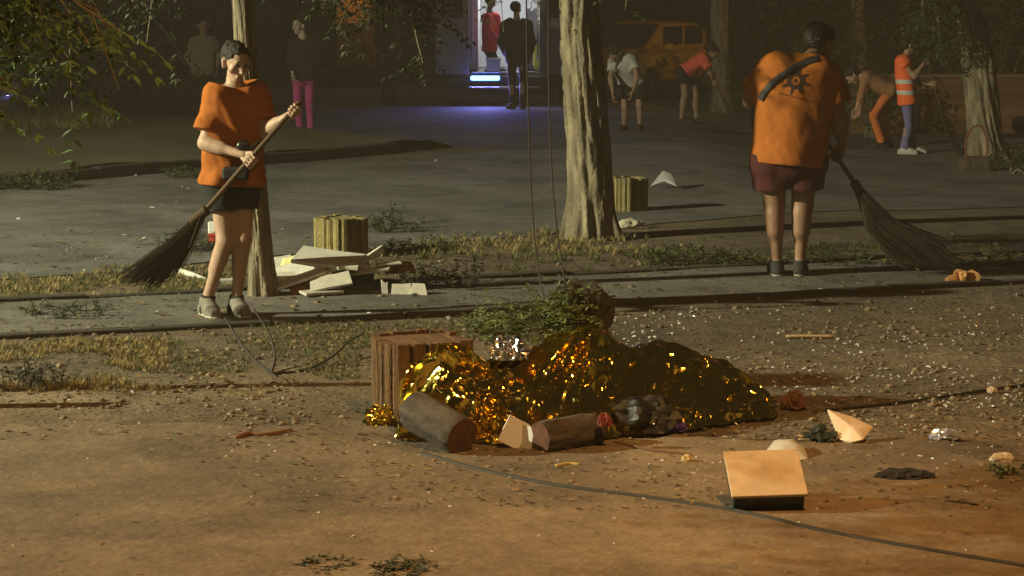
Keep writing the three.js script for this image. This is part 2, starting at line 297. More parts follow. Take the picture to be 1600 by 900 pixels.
// pale trunk at right
{
  const f = G(1541, 250), z = f.z, pts = [f.clone().add(V(0, -.06, 0)), P(1534, 150, -z), P(1522, 60, -z), P(1508, 0, -z), V(P(1490, 0, -z).x, 4, z)];
  const x = P(1508, 0, -z).x;
  tree('pale_tree', 'pale leaning tree trunk at the right with dark leaves beside it', f, pts, .23, .16, .1, 11, [
    [V(x, 2.3, z), V(x - .4, 2.2, z + .5), V(x - .6, 1.5, z + .9)],
    [V(x, 2.5, z), V(x - .5, 2.3, z + .5), V(x - .48, 1.25, z + .95)],
    [V(x, 2.5, z), V(x - .6, 2.5, z + .5), V(x - .75, 1.7, z + .9)],
    [V(x, 2.6, z), V(x + .5, 2.6, z + .4), V(x + 1, 2.2, z + .5)]], { c0: [.03, .055, .02], c1: [.08, .13, .05], sprigs: 26, per: 3, reach: .26, droop: .6, leaf: .085 });
}
for (const [u, v, w, label] of [[1127, 176, .17, 'dim straight trunk in the dust behind the bending person'], [1342, 150, .14, 'dark thin trunk far behind the broad shouldered sweeper']]) {
  const f = G(u, v), z = f.z, s = -z; rnd = mulberry(u);
  tree('far_tree', label, f, [f.clone().add(V(0, -.05, 0)), P(u, v - 60, s), P(u - 3, v - 140, s), V(f.x, 4.2, z)], w, w * .7, .05, u % 17, [
    [V(f.x, 3, z), V(f.x + .9, 3.4, z), V(f.x + 1.7, 3.2, z)], [V(f.x, 3.2, z), V(f.x - .9, 3.5, z), V(f.x - 1.6, 3.4, z)], [V(f.x, 3.4, z), V(f.x, 4.2, z - 1), V(f.x + .2, 4.6, z - 1.6)]], { c0: [.02, .035, .01], c1: [.05, .07, .02], sprigs: 22, per: 3, reach: .7, droop: .2, leaf: .1 });
}
// dark shrubs standing in front of the far building
rnd = mulberry(91);
function shrub(label, foot, rx, ry, n, leaf, c0, c1) {
  const t = thing('shrub', label, 'shrub', foot), lv = new Leaves(c0, c1), st = [];
  for (let i = 0; i < 9; i++) twigInto(st, V(R(-.1, .1), 0, R(-.1, .1)), V(R(-.6, .6) * rx, R(.6, 1.3) * ry, R(-.4, .4) * rx), .018);
  for (let i = 0; i < n; i++) { const a = R(0, 6.28), h = Math.acos(R(-.75, 1)), q = Math.pow(rnd(), .35) * (1 + .35 * fbm(a * 1.2, h * 2, foot.x, 2)); const p = V(Math.cos(a) * Math.sin(h) * rx * q, ry * (.85 + .9 * Math.cos(h) * q), Math.sin(a) * Math.sin(h) * rx * q); if (p.y > .03) lv.leaf(p, V(R(-1, 1), R(-.7, .6), R(-1, 1)).normalize(), V(R(-.6, .6), 1, R(-.6, .6)).normalize(), leaf * R(.7, 1.3), leaf * .5); }
  part('stems', geoFrom(st), barkM, t).userData.kind = 'stuff'; part('foliage', lv.geo(), leafMat, t); return t;
}
shrub('dim green shrub behind the bent worker in orange trousers', V(P(1358, 170, 34.8).x, T(5.4, -34.8), -34.8), .45, .72, 900, .09, [.035, .055, .015], [.08, .1, .03]);
shrub('dark shrub far left in front of the building, behind hanging leaves', V(P(60, 150, 37).x, 0, -37), 2.0, 1.2, 2600, .14, [.022, .035, .012], [.05, .07, .024]);
shrub('dark shrub far left nearer the sweeper in black shorts', V(P(215, 150, 39).x, 0, -39), 1.9, 1.3, 2600, .14, [.022, .035, .012], [.05, .07, .024]);
shrub('low green weeds at the foot of the pale trunk at right', V(P(1585, 230, 28.2).x, T(6.4, -28), -28), .35, .22, 500, .07, [.04, .06, .02], [.09, .11, .04]);
shrub('dark shrub behind the broad shouldered sweeper beyond the low wall', V(P(1250, 100, 41).x, 0, -41), 1.7, 1.2, 2200, .14, [.022, .034, .012], [.05, .066, .024]);
shrub('dark shrub beyond the low wall at the right edge', V(P(1560, 100, 38).x, 0, -38), 2.1, 1.4, 2600, .14, [.022, .034, .012], [.05, .066, .024]);

// ================================================================== PEOPLE
// Signed distance fields of tapered capsules, joined smoothly and meshed with surface nets.
function cap(a, b, ra, rb = ra, o = {}) { return { ax: a.x, ay: a.y, az: a.z, bx: b.x - a.x, by: b.y - a.y, bz: b.z - a.z, bb: Math.max(1e-9, b.distanceToSquared(a)), ra, rb, ...o }; }
function prim(q, x, y, z) {
  let px = x - q.ax, py = y - q.ay, pz = z - q.az;
  if (q.flat) { const n = q.flat, k = (px * n.x + py * n.y + pz * n.z) * (1 / q.fk - 1); px += n.x * k; py += n.y * k; pz += n.z * k; }
  const raw = (px * q.bx + py * q.by + pz * q.bz) / q.bb, h = raw < 0 ? 0 : raw > 1 ? 1 : raw;
  const dx = px - q.bx * h, dy = py - q.by * h, dz = pz - q.bz * h; let d = Math.sqrt(dx * dx + dy * dy + dz * dz) - (q.ra + (q.rb - q.ra) * h);
  if (q.cut) d = Math.max(d, (raw - 1) * Math.sqrt(q.bb));           // flat far end: a cuff
  return d;
}
function field(prims, k, extra) {
  return (x, y, z) => { let d = 1e9; for (const q of prims) { const e = prim(q, x, y, z); const h = Math.max(k - Math.abs(d - e), 0) / k; d = Math.min(d, e) - h * h * k * .25; } return extra ? extra(d, x, y, z) : d; };
}
function nets(f, lo, hi, cell) {
  const nx = Math.ceil((hi.x - lo.x) / cell) + 2, ny = Math.ceil((hi.y - lo.y) / cell) + 2, nz = Math.ceil((hi.z - lo.z) / cell) + 2, g = new Float32Array(nx * ny * nz), B = 4;
  for (let k = 0; k < nz; k += B) for (let j = 0; j < ny; j += B) for (let i = 0; i < nx; i += B) {
    const c = f(lo.x + (i + 1.5) * cell, lo.y + (j + 1.5) * cell, lo.z + (k + 1.5) * cell), far = Math.abs(c) > cell * 5.5;
    for (let c3 = k; c3 < Math.min(nz, k + B); c3++) for (let b = j; b < Math.min(ny, j + B); b++) for (let a = i; a < Math.min(nx, i + B); a++) g[(c3 * ny + b) * nx + a] = far ? c : f(lo.x + a * cell, lo.y + b * cell, lo.z + c3 * cell);
  }
  const id = new Int32Array(nx * ny * nz).fill(-1), pos = [], idx = [], at = (i, j, k) => (k * ny + j) * nx + i;
  const E = [[0, 1], [2, 3], [4, 5], [6, 7], [0, 2], [1, 3], [4, 6], [5, 7], [0, 4], [1, 5], [2, 6], [3, 7]], v = new Float32Array(8);
  for (let k = 0; k < nz - 1; k++) for (let j = 0; j < ny - 1; j++) for (let i = 0; i < nx - 1; i++) {
    let m = 0; for (let c = 0; c < 8; c++) { v[c] = g[at(i + (c & 1), j + (c >> 1 & 1), k + (c >> 2))]; if (v[c] < 0) m |= 1 << c; }
    if (m === 0 || m === 255) continue;
    let x = 0, y = 0, z = 0, n = 0;
    for (const [a, b] of E) if ((v[a] < 0) !== (v[b] < 0)) { const t = v[a] / (v[a] - v[b]); x += (a & 1) + ((b & 1) - (a & 1)) * t; y += (a >> 1 & 1) + ((b >> 1 & 1) - (a >> 1 & 1)) * t; z += (a >> 2) + ((b >> 2) - (a >> 2)) * t; n++; }
    id[at(i, j, k)] = pos.length / 3; pos.push(lo.x + (i + x / n) * cell, lo.y + (j + y / n) * cell, lo.z + (k + z / n) * cell);
  }
  for (let k = 1; k < nz - 1; k++) for (let j = 1; j < ny - 1; j++) for (let i = 1; i < nx - 1; i++) {
    const s = g[at(i, j, k)] < 0;
    const quad = (a, b, c, d) => { if (a < 0 || b < 0 || c < 0 || d < 0) return; s ? idx.push(a, b, c, a, c, d) : idx.push(a, c, b, a, d, c); };
    if (s !== (g[at(i + 1, j, k)] < 0)) quad(id[at(i, j - 1, k - 1)], id[at(i, j, k - 1)], id[at(i, j, k)], id[at(i, j - 1, k)]);
    if (s !== (g[at(i, j + 1, k)] < 0)) quad(id[at(i - 1, j, k - 1)], id[at(i - 1, j, k)], id[at(i, j, k)], id[at(i, j, k - 1)]);
    if (s !== (g[at(i, j, k + 1)] < 0)) quad(id[at(i - 1, j - 1, k)], id[at(i, j - 1, k)], id[at(i, j, k)], id[at(i - 1, j, k)]);
  }
  const uv = []; for (let i = 0; i < pos.length; i += 3) uv.push((pos[i] + pos[i + 2]) * 3, pos[i + 1] * 3);
  return geoFrom(pos, idx, null, uv);
}
function meshPrims(prims, k, cell, extra) {
  const lo = V(1e9, 1e9, 1e9), hi = V(-1e9, -1e9, -1e9);
  for (const q of prims) { const r = Math.max(q.ra, q.rb) + cell * 3; for (const t of [0, 1]) { const p = V(q.ax + q.bx * t, q.ay + q.by * t, q.az + q.bz * t); lo.min(p.clone().addScalar(-r)); hi.max(p.clone().addScalar(r)); } }
  return nets(field(prims, k, extra), lo, hi, cell);
}
const mix = (a, b, t) => a.clone().lerp(b, t);
function headPrims(c, yaw, pitch, s) {
  const f = V(Math.sin(yaw) * Math.cos(pitch), -Math.sin(pitch), Math.cos(yaw) * Math.cos(pitch)), r = V(Math.cos(yaw), 0, -Math.sin(yaw)), u = V().crossVectors(f, r).normalize();
  const at = (x, y, z) => c.clone().addScaledVector(r, x * s).addScaledVector(u, y * s).addScaledVector(f, z * s);
  const q = [cap(at(0, .035, -.03), at(0, .035, .02), .086 * s, .08 * s, { flat: r, fk: .88 }), cap(at(0, -.01, .03), at(0, -.082, .05), .062 * s, .036 * s), cap(at(0, .03, .07), at(0, -.02, .075), .03 * s, .03 * s),
    cap(at(0, .008, .098), at(0, -.028, .115), .009 * s, .014 * s), cap(at(-.014, -.064, .086), at(.014, -.064, .086), .008 * s), cap(at(-.035, .03, .088), at(.035, .03, .088), .011 * s)];
  for (const e of [-1, 1]) q.push(cap(at(e * .08, .015, -.005), at(e * .078, -.025, .002), .018 * s, .012 * s), cap(at(e * .045, -.01, .07), at(e * .05, -.025, .06), .02 * s, .02 * s));
  return { q, at, f, r, u };
}
function handPrims(w, f, n, t, curl, s) {
  const q = [], at = (a, b, c) => w.clone().addScaledVector(f, a * s).addScaledVector(n, b * s).addScaledVector(t, c * s);
  for (let i = 0; i < 4; i++) {
    const o = (i - 1.5) * .021, len = [.86, 1, .95, .75][i]; let p = at(.082, 0, o); q.push(cap(at(.005, 0, o * .6), p, .014 * s, .0115 * s));
    let a = 0; for (let k = 0; k < 3; k++) { a += curl[k]; const l = [.042, .028, .022][k] * len * s, e = p.clone().addScaledVector(f, Math.cos(a) * l).addScaledVector(n, Math.sin(a) * l); q.push(cap(p, e, (.0098 - k * .0008) * s, (.009 - k * .0008) * s)); p = e; }
  }
  const b = at(.025, .004, -.03), m = at(.058, .026 + .01 * curl[0], -.05 + .012 * curl[0]), e = at(.085, .04 + .008 * curl[0], -.045 + .02 * curl[0]);
  q.push(cap(at(.01, 0, -.012), b, .014 * s, .014 * s), cap(b, m, .013 * s, .011 * s), cap(m, e, .0105 * s, .009 * s));
  return q;
}
const hairM = mat([.014, .01, .008], .75), shoeDark = mat([.03, .03, .03], .8), eyeM = mat([.02, .015, .012], .3);
const skinTone = (r, g, b) => mat([r, g, b], .55, { map: clothMap });
/* o: label, foot [u,v] or V, d distance, j joints [u, v, towards camera], face, look [yaw, pitch], m girth, clothes */
function person(o) {
  const foot = o.foot.isVector3 ? o.foot : G(...o.foot), d = -foot.z, s = o.s ?? 1, g = o.m ?? 1, cell = o.cell ?? .014;
  const t = thing('person', o.label, 'person', foot, o.group);
  const j = {}; for (const k in o.j) { const [u, v, off = 0] = o.j[k]; j[k] = P(u, v, d - off).sub(foot); }
  const fwd = V(Math.sin(o.face), 0, Math.cos(o.face));
  const hd = headPrims(j.head, o.look[0], o.look[1], s * (o.hs ?? 1));
  // hands: either closed round a stick or hanging half curled
  const hands = [];
  for (const k of ['L', 'R']) {
    const el = j['el' + k]; let w = j['wr' + k], f = w.clone().sub(el).normalize(), grip = o['grip' + k];
    if (grip) { const tv = grip.dir.clone().normalize(), q = grip.at.clone().sub(foot); f = q.clone().sub(el); f.addScaledVector(tv, -f.dot(tv)).normalize(); const n = V().crossVectors(f, tv).multiplyScalar(grip.side ?? 1).normalize(); w = j['wr' + k] = q.clone().addScaledVector(f, -.078 * s).addScaledVector(n, -.03 * s); hands.push(handPrims(w, f, n, tv.clone().multiplyScalar(grip.thumb ?? 1), [.55, 1.25, 1.0], s * 1.02)); }
    else { const n = V().crossVectors(f, fwd); if (n.lengthSq() < .05) n.set(1, 0, 0); n.normalize().multiplyScalar(k === 'L' ? -1 : 1); const tv = V().crossVectors(n, f).normalize(); if (tv.dot(fwd) > 0) tv.negate(); hands.push(handPrims(w, f, n, tv, [.25, .45, .4], s)); }
  }
  const pel = mix(j.hipL, j.hipR, .5), chest = mix(j.shL, j.shR, .5), up = chest.clone().sub(pel).normalize();
  const torso = (grow) => { const q = []; for (const k of ['L', 'R']) { const a = mix(j['sh' + k], chest, .38), b = mix(j['hip' + k], pel, .05); q.push(cap(a, b, (.098 * g + grow) * s, (.102 * g + grow) * s)); } q.push(cap(mix(j.shL, chest, .08), mix(j.shR, chest, .08), (.05 + grow) * s), cap(mix(chest, pel, .15), mix(chest, pel, .85), (.115 * g + grow) * s, (.12 * g + (o.belly ?? 0) + grow) * s), cap(j.hipL, j.hipR, (.105 * g + grow) * s)); return q; };
  const limb = (grow, cutArm, cutLeg, only) => {
    const q = [];
    for (const k of ['L', 'R']) {
      const sh = j['sh' + k], el = j['el' + k], wr = j['wr' + k], hp = j['hip' + k], kn = j['kn' + k], an = j['an' + k];
      if (only !== 'leg') { q.push(cap(sh, el, .053 * g * s + grow, .042 * g * s + grow), cap(el, wr, .043 * g * s + grow, .027 * s + grow), cap(mix(el, wr, .18), mix(el, wr, .4), .045 * g * s + grow, .04 * g * s + grow)); }
      if (only !== 'arm') { const back = fwd.clone().multiplyScalar(-.022 * s); q.push(cap(hp, kn, .086 * g * s + grow, .057 * g * s + grow), cap(kn, an, .052 * g * s + grow, .036 * s + grow), cap(mix(kn, an, .18).add(back), mix(kn, an, .45).add(back), .05 * g * s + grow, .045 * g * s + grow)); }
    }
    return q;
  };
  const skin = [...torso(-.022), ...limb(-.002), cap(chest.clone().addScaledVector(up, .0), mix(j.neck, j.head, .35), .068 * s, .054 * s)];
  for (const k of ['L', 'R']) if (j['toe' + k]) skin.push(cap(j['an' + k], mix(j['an' + k], j['toe' + k], .45), .03 * s, .022 * s));
  const body = [meshPrims(skin, .035 * s, cell), meshPrims([...hd.q, cap(j.neck, mix(j.neck, j.head, .6), .054 * s, .05 * s)], .016 * s, Math.min(.006, cell * .6), (dd, x, y, z) => { let e = dd; for (const q of [-1, 1]) { const c = hd.at(q * .03, .012, .098), r = Math.hypot(x - c.x, y - c.y, z - c.z) - .014 * s; e = Math.max(e, -r); } return e; })];
  for (const h of hands) body.push(meshPrims(h, .008 * s, Math.max(.0035, cell * .35)));
  part('body', mergeGeometries(body), o.skin, t);
  for (const e of [-1, 1]) { const c = hd.at(e * .03, .012, .088), q = new THREE.SphereGeometry(.011 * s, 10, 8); q.translate(c.x, c.y, c.z); part('eye', q, eyeM, t); }
  // hair: the skull grown a little and cut off at the hairline
  const H = o.hair ?? {}; {
    const hq = [cap(hd.at(0, .04, -.035), hd.at(0, .045, .018), .093 * s * (H.big ?? 1), .084 * s * (H.big ?? 1), { flat: hd.r, fk: .9 })];
    if (H.long) hq.push(cap(hd.at(0, .02, -.07), hd.at(0, -.12, -.075), .06 * s, .05 * s)); if (H.bun) hq.push(cap(hd.at(0, .08, -.1), hd.at(0, .1, -.11), .04 * s));
    const line = hd.at(0, H.line ?? .05, .05), nn = hd.f.clone().multiplyScalar(.75).addScaledVector(hd.u, -.66);
    part('hair', meshPrims(hq, .02, Math.min(.008, cell * .7), (dd, x, y, z) => Math.max(dd + .012 * n3(x * 55, y * 55, z * 55) + .008 * n3(x * 130, y * 130, z * 130), .02 * n3(x * 38, y * 22, z * 38) + (x - line.x) * nn.x + (y - line.y) * nn.y + (z - line.z) * nn.z)), H.m ?? hairM, t);
  }
  const fold = (amp, sc) => (x, y, z) => amp * (fbm(x * sc + 3 * y, y * sc * .6 + foot.x * 3, z * sc, 3) * 2 + .7 * Math.sin((x + z) * 9 + 5 * n3(x * 4, y * 4, z * 4)) * n3(x * 3, y * 3 + 9, z * 3));
  const out = { group: t, j, foot, chest, pel, up, fwd };
  if (o.shirt) {
    const S = o.shirt, q = [...torso(.012 + (S.loose ?? .008)), ...['L', 'R'].map((k) => cap(mix(chest, j.neck, .5), mix(chest, j['sh' + k], .9), .072 * g * s, .066 * g * s))], hem = pel.clone().addScaledVector(up, S.hem ?? -.05), ff = fold(S.amp ?? .011, 7);
    q.push(cap(pel, pel.clone().addScaledVector(up, -.16), ((S.hemw ?? .128) * g + .01 + (o.belly ?? 0)) * s));
    for (const k of ['L', 'R']) { const sh = j['sh' + k], el = j['el' + k], wr = j['wr' + k]; const sl = S.sleeve ?? .7; if (sl <= 1) q.push(cap(sh, mix(sh, el, sl), .074 * g * s, (S.cuff ?? .082) * g * s, { cut: true })); else q.push(cap(sh, el, .07 * g * s, .058 * g * s), cap(el, mix(el, wr, sl - 1), .058 * g * s, .046 * s, { cut: true })); }
    const nk = mix(j.neck, j.head, .06), nd = mix(j.neck, j.head, 1).sub(chest).normalize();
    const fn = (dd, x, y, z) => { let e = dd + ff(x, y, z); e = Math.max(e, (hem.x - x) * up.x + (hem.y - y) * up.y + (hem.z - z) * up.z); { const hgt = (x - nk.x) * nd.x + (y - nk.y) * nd.y + (z - nk.z) * nd.z; const rad = Math.hypot(x - nk.x - nd.x * hgt, y - nk.y - nd.y * hgt, z - nk.z - nd.z * hgt); if (hgt > -.12) e = Math.max(e, hgt - .006 - .5 * Math.max(0, rad - .095)); } return Math.max(e, (x - nk.x) * nd.x + (y - nk.y) * nd.y + (z - nk.z) * nd.z > -.045 ? Math.min(.05, .078 * s - Math.hypot(x - nk.x, z - nk.z)) : -1); };
    out.shirtField = field(q, .045, fn); part(S.name ?? 't_shirt', meshPrims(q, .045, cell * .8, fn), S.m, t);
  }
  if (o.legs) {
    const S = o.legs, pv = [cap(j.hipL, j.hipR, (.118 * g + (o.belly ?? 0) * .5) * s), cap(pel, pel.clone().addScaledVector(up, .1), (.12 * g + (o.belly ?? 0) * .6) * s)], q = [], ff = fold(.01, 8);
    for (const k of ['L', 'R']) { const hp = j['hip' + k], kn = j['kn' + k], an = j['an' + k]; if (S.to <= 1) q.push(cap(hp, mix(hp, kn, S.to), .112 * g * s, (S.cuff ?? .105) * g * s, { cut: true })); else q.push(cap(hp, kn, .088 * g * s, .064 * g * s), cap(kn, mix(kn, an, S.to - 1), .064 * g * s, (S.cuff ?? .052) * s, { cut: true })); }
    const top = pel.clone().addScaledVector(up, S.top ?? .1);
    const pf = field(pv, .03), kk = .02, all = [...q, ...pv];
    part(S.name ?? 'shorts', meshPrims(all, S.to > 1 ? .012 : .016, cell * .8, (d0, x, y, z) => { let dl = 1e9; for (const c of q) dl = Math.min(dl, prim(c, x, y, z)); const dp = Math.max(pf(x, y, z), (x - top.x) * up.x + (y - top.y) * up.y + (z - top.z) * up.z), h = Math.max(kk - Math.abs(dl - dp), 0) / kk; return Math.min(dl, dp) - h * h * kk * .25 + ff(x, y, z); }), S.m, t);
  }
  for (const k of ['L', 'R']) {
    const an = j['an' + k], toe = j['toe' + k]; const dir = toe.clone().sub(an); dir.y = 0; dir.normalize(); const base = Math.max(0, toe.y - .035 * s), y0 = o.ground ? 0 : base;
    const heel = an.clone().addScaledVector(dir, -.045 * s); heel.y = y0 + .035 * s; const tip = an.clone().addScaledVector(dir, .17 * s); tip.y = y0 + .034 * s; const ball = an.clone().addScaledVector(dir, .1 * s); ball.y = y0 + .042 * s;
    const q = [cap(ball, an.clone().addScaledVector(dir, .012), .046 * s, .045 * s), cap(heel, ball, .042 * s, .048 * s), cap(ball, tip, .047 * s, .036 * s), cap(mix(heel, an, .1), an.clone().addScaledVector(V(0, 1, 0), -.005), .044 * s, .047 * s)];
    const sh = part('shoe', meshPrims(q, .02, Math.min(.009, cell), (dd, x, y, z) => Math.max(dd, y0 + .014 - y)), o.shoe ?? shoeDark, t);
    part('sole', meshPrims([cap(heel, ball, .048 * s, .054 * s), cap(ball, tip, .053 * s, .041 * s)], .02, Math.min(.009, cell), (dd, x, y, z) => Math.max(dd, y0 - y, y - y0 - .024)), o.sole ?? shoeDark, sh);
    if (o.sock) part('sock', meshPrims([cap(an.clone().add(V(0, -.06, 0)), mix(an, j['kn' + k], .1), .05 * s, .047 * s, { cut: true })], .01, .008), o.sock, t);
  }
  return out;
}
const orangeTee = mat([.47, .13, .006], .85, { map: clothMap });
// ---- brooms of bound twigs
const strawM = mat([.034, .029, .019], .95), stickM = mat([.14, .085, .045], .7, { map: woodMap });
function broom(label, a, neck, ends, spread, count, group, bow = V(0, 0, 0), straw = strawM, hr = .016) {
  const base = neck.clone(), t = thing('broom', label, 'broom', base, group), L = (p) => p.clone().sub(base);
  part('handle', tube([L(a), L(mix(a, neck, .5)), L(mix(a, neck, 1.08))], [hr, hr * 1.1], 10), stickM, t);
  const d = ends[0].clone().sub(neck).normalize(), pos = [], side = V().crossVectors(d, V(0, 0, 1)).normalize(), dep = V().crossVectors(d, side);
  for (let i = 0; i < count; i++) {
    const k = rnd(), e = mix(ends[0], ends[1], k), an = R(0, 6.28), rr = Math.sqrt(rnd()), s0 = neck.clone().addScaledVector(side, Math.cos(an) * .022 * rr).addScaledVector(dep, Math.sin(an) * .022 * rr);
    e.addScaledVector(d, R(-.2, .03)).addScaledVector(side, R(-.03, .03)).addScaledVector(dep, R(-spread, spread)); const mid = mix(s0, e, .5).addScaledVector(bow, 1).addScaledVector(side, R(-.012, .012));
    twigInto(pos, L(s0), L(mid), .0042); twigInto(pos, L(mid), L(e), .0032);
  }
  part('bristles', geoFrom(pos), straw, t);
  const bd = neck.clone().addScaledVector(d, .03); part('binding', tube([L(neck.clone().addScaledVector(d, -.03)), L(bd), L(neck.clone().addScaledVector(d, .1))], .033, 12), mat([.06, .035, .02], .8), t);
  return t;
}
// ---------------------------------------------------------- sweeper at left
rnd = mulberry(21);
{
  const foot = G(348, 494), d = -foot.z, Q = (u, v, o) => P(u, v, d - o);
  const top = Q(468, 160, .26), neck = Q(318, 332, .36), dir = neck.clone().sub(top), at = (v) => mix(top, neck, (v - 160) / 172);
  const p = person({ label: 'sweeper in orange t-shirt and short black shorts holding a twig broom', foot, cell: .010, m: .98, face: .45, look: [.55, .32], hs: 1.0,
    skin: skinTone(.56, .37, .27), sock: mat([.02, .02, .02], .9), shoe: mat([.2, .185, .16], .8), sole: mat([.5, .46, .4], .7),
    j: { head: [368, 98, .03], neck: [366, 137, -.01], shL: [337, 152, .06], shR: [399, 150, -.06], elL: [320, 224, .13], wrL: [372, 252, .3], elR: [414, 206, .04], wrR: [452, 180, .2], hipL: [344, 284, .03], hipR: [380, 284, -.03], knL: [352, 378, .07], knR: [380, 374, .04], anL: [323, 470, 0], anR: [369, 470, -.02], toeL: [336, 489, .14], toeR: [383, 487, .12] },
    gripL: { at: at(250), dir, side: -1 }, gripR: { at: at(172), dir, side: -1 },
    shirt: { m: orangeTee, hem: -.02, loose: .014, sleeve: .72, cuff: .092, amp: .016 }, legs: { m: mat([.018, .018, .02], .9, { map: clothMap }), to: .48, cuff: .104, top: .06 }, hair: { line: .052 }, ground: true });
  const tip = [Q(186, 434, .3), Q(248, 446, .42)];
  broom('twig broom swung behind the left sweeper\'s bare legs', top, neck, tip, .09, 700, 'twig brooms', V(-.0, -.03, 0));
  const wb = thing('waist_bag', 'small black pouch on a cord at the left sweeper\'s waist', 'bag', foot), L = (u, v, o) => Q(u, v, o).sub(foot);
  part('cord', tube([L(324, 212, .13), L(340, 230, .2), L(362, 242, .215), L(386, 236, .2), L(404, 222, .13)], .008, 6, 24), black, wb);
  const a = new THREE.SphereGeometry(.045, 14, 10); a.scale(1, .9, .5); const pa = L(380, 229, .23); a.translate(pa.x, pa.y, pa.z); part('clasp', a, mat([.015, .015, .015], .25), wb);
  const pb = L(368, 271, .2); part('pouch', box(.17, .085, .05, pb.x, pb.y, pb.z, .02), black, wb);
}
// ---------------------------------------------------------- sweeper at right, seen from behind
rnd = mulberry(22);
{
  const foot = G(1232, 431), d = -foot.z, Q = (u, v, o) => P(u, v, d - o);
  const top = Q(1262, 178, -.42), neck = Q(1337, 289, .0), dir = neck.clone().sub(top), at = (v) => mix(top, neck, (v - 178) / 111);
  const p = person({ label: 'broad sweeper in orange t-shirt and maroon shorts seen from behind', foot, cell: .011, m: 1.3, belly: .035, s: 1.06, face: 2.85, look: [2.2, .3],
    skin: skinTone(.36, .2, .13), shoe: mat([.025, .025, .025], .8), sole: mat([.35, .33, .3], .7),
    j: { head: [1281, 68, -.12], neck: [1264, 97, -.07], shL: [1200, 113, -.05], shR: [1294, 113, -.03], elL: [1174, 158, -.22], wrL: [1225, 195, -.5], elR: [1311, 186, -.02], wrR: [1303, 232, -.1], hipL: [1208, 252, 0], hipR: [1257, 252, 0], knL: [1210, 318, -.03], knR: [1254, 318, -.03], anL: [1214, 412, 0], anR: [1250, 412, 0], toeL: [1207, 418, -.2], toeR: [1252, 418, -.2] },
    gripR: { at: at(243), dir, side: 1 }, gripL: { at: at(192), dir, side: -1 },
    shirt: { m: orangeTee, hem: -.03, loose: .012, sleeve: .68, cuff: .09, amp: .008, hemw: .152 }, legs: { m: mat([.075, .01, .014], .9, { map: clothMap }), to: .62, cuff: .112, top: .08 }, hair: { line: .06, big: 1.12 }, ground: true });
  broom('broad twig broom resting on the path in the right sweeper\'s hand', top, neck, [Q(1405, 414, -.05), Q(1496, 410, .12)], .12, 1000, 'twig brooms', V(-.05, -.045, 0));
  // a cross-body strap and the printed emblem follow the back of the shirt
  const onBack = (u, v, lift) => { let lo = .75; for (let i = 0; i < 200; i++) { const q = Q(u, v, lo).sub(foot), dd = p.shirtField(q.x, q.y, q.z); if (dd < lift) return q; lo -= Math.max(.002, (dd - lift) * .7); } return Q(u, v, 0).sub(foot); };
  const bag = thing('shoulder_bag', 'black bag strap slung across the orange back of the right sweeper', 'bag', foot);
  const line0 = [[1187, 156], [1194, 144], [1204, 132], [1218, 120], [1234, 109], [1250, 100], [1264, 94], [1278, 90]], line = span(0, 7, .2).map((k) => { const i = Math.min(6, Math.floor(k)), f = k - i; return [0, 1].map((c) => line0[i][c] * (1 - f) + line0[i + 1][c] * f); }), sp2 = [], si = [];
  line.forEach(([u, v], i) => { const a = line[Math.max(0, i - 1)], b = line[Math.min(line.length - 1, i + 1)], dx = b[0] - a[0], dy = b[1] - a[1], l = Math.hypot(dx, dy), nx = -dy / l * 4.6, ny = dx / l * 4.6; for (const s of [-1, 0, 1]) { const q = onBack(u + nx * s, v + ny * s, .013); sp2.push(q.x, q.y, q.z); } for (const s of [-1, 0, 1]) { const q = onBack(u + nx * s, v + ny * s, .002); sp2.push(q.x, q.y, q.z); } if (i) { const k = i * 6, o = k - 6; for (const [x, y] of [[0, 1], [1, 2], [2, 5], [4, 3], [3, 0], [5, 4]]) si.push(o + x, o + y, k + x, o + y, k + y, k + x); } });
  part('strap', geoFrom(sp2, si), black, bag);
  const pb = Q(1181, 186, -.12).sub(foot); part('pouch', box(.1, .14, .2, pb.x + .02, pb.y, pb.z, .03), black, bag);
  const sh = p.group.children.find((c) => c.name === 't_shirt'), ep = [];
  const patch = (poly) => { const c = poly[0]; for (let i = 1; i < poly.length - 1; i++) for (const [u, v] of [c, poly[i], poly[i + 1]]) { const q = onBack(u, v, .0035); ep.push(q.x, q.y, q.z); } };
  const cu = 1243, cv = 126; // a ring with eight rays and a dot in the ring
  for (let i = 0; i < 28; i++) { const a = i / 28 * 6.283, b = (i + 1) / 28 * 6.283, q = (r, t) => [cu + Math.cos(t) * r, cv + Math.sin(t) * r]; patch([q(7, a), q(13.5, a), q(13.5, b)]); patch([q(7, a), q(13.5, b), q(7, b)]); patch([q(0, a), q(3, a), q(3, b)]); }
  for (let i = 0; i < 8; i++) { const a = i / 8 * 6.283 + .3, q = (r, t) => [cu + Math.cos(t) * r, cv + Math.sin(t) * r]; patch([q(13, a - .2), q(20, a - .07), q(24, a + .03), q(20, a + .15), q(13, a + .2)]); }
  part('emblem', geoFrom(ep), mat([.03, .012, .008], .9), sh);
  ep.length = 0; for (let i = 0; i < 11; i++) { const u = 1217 + i * 4.8, v = 144 + i * 1.25; patch([[u, v], [u + 3.2, v + .8], [u + 3.2, v + 3.4], [u, v + 2.6]]); }
  part('print_line', geoFrom(ep), mat([.16, .03, .012], .9), sh);
}
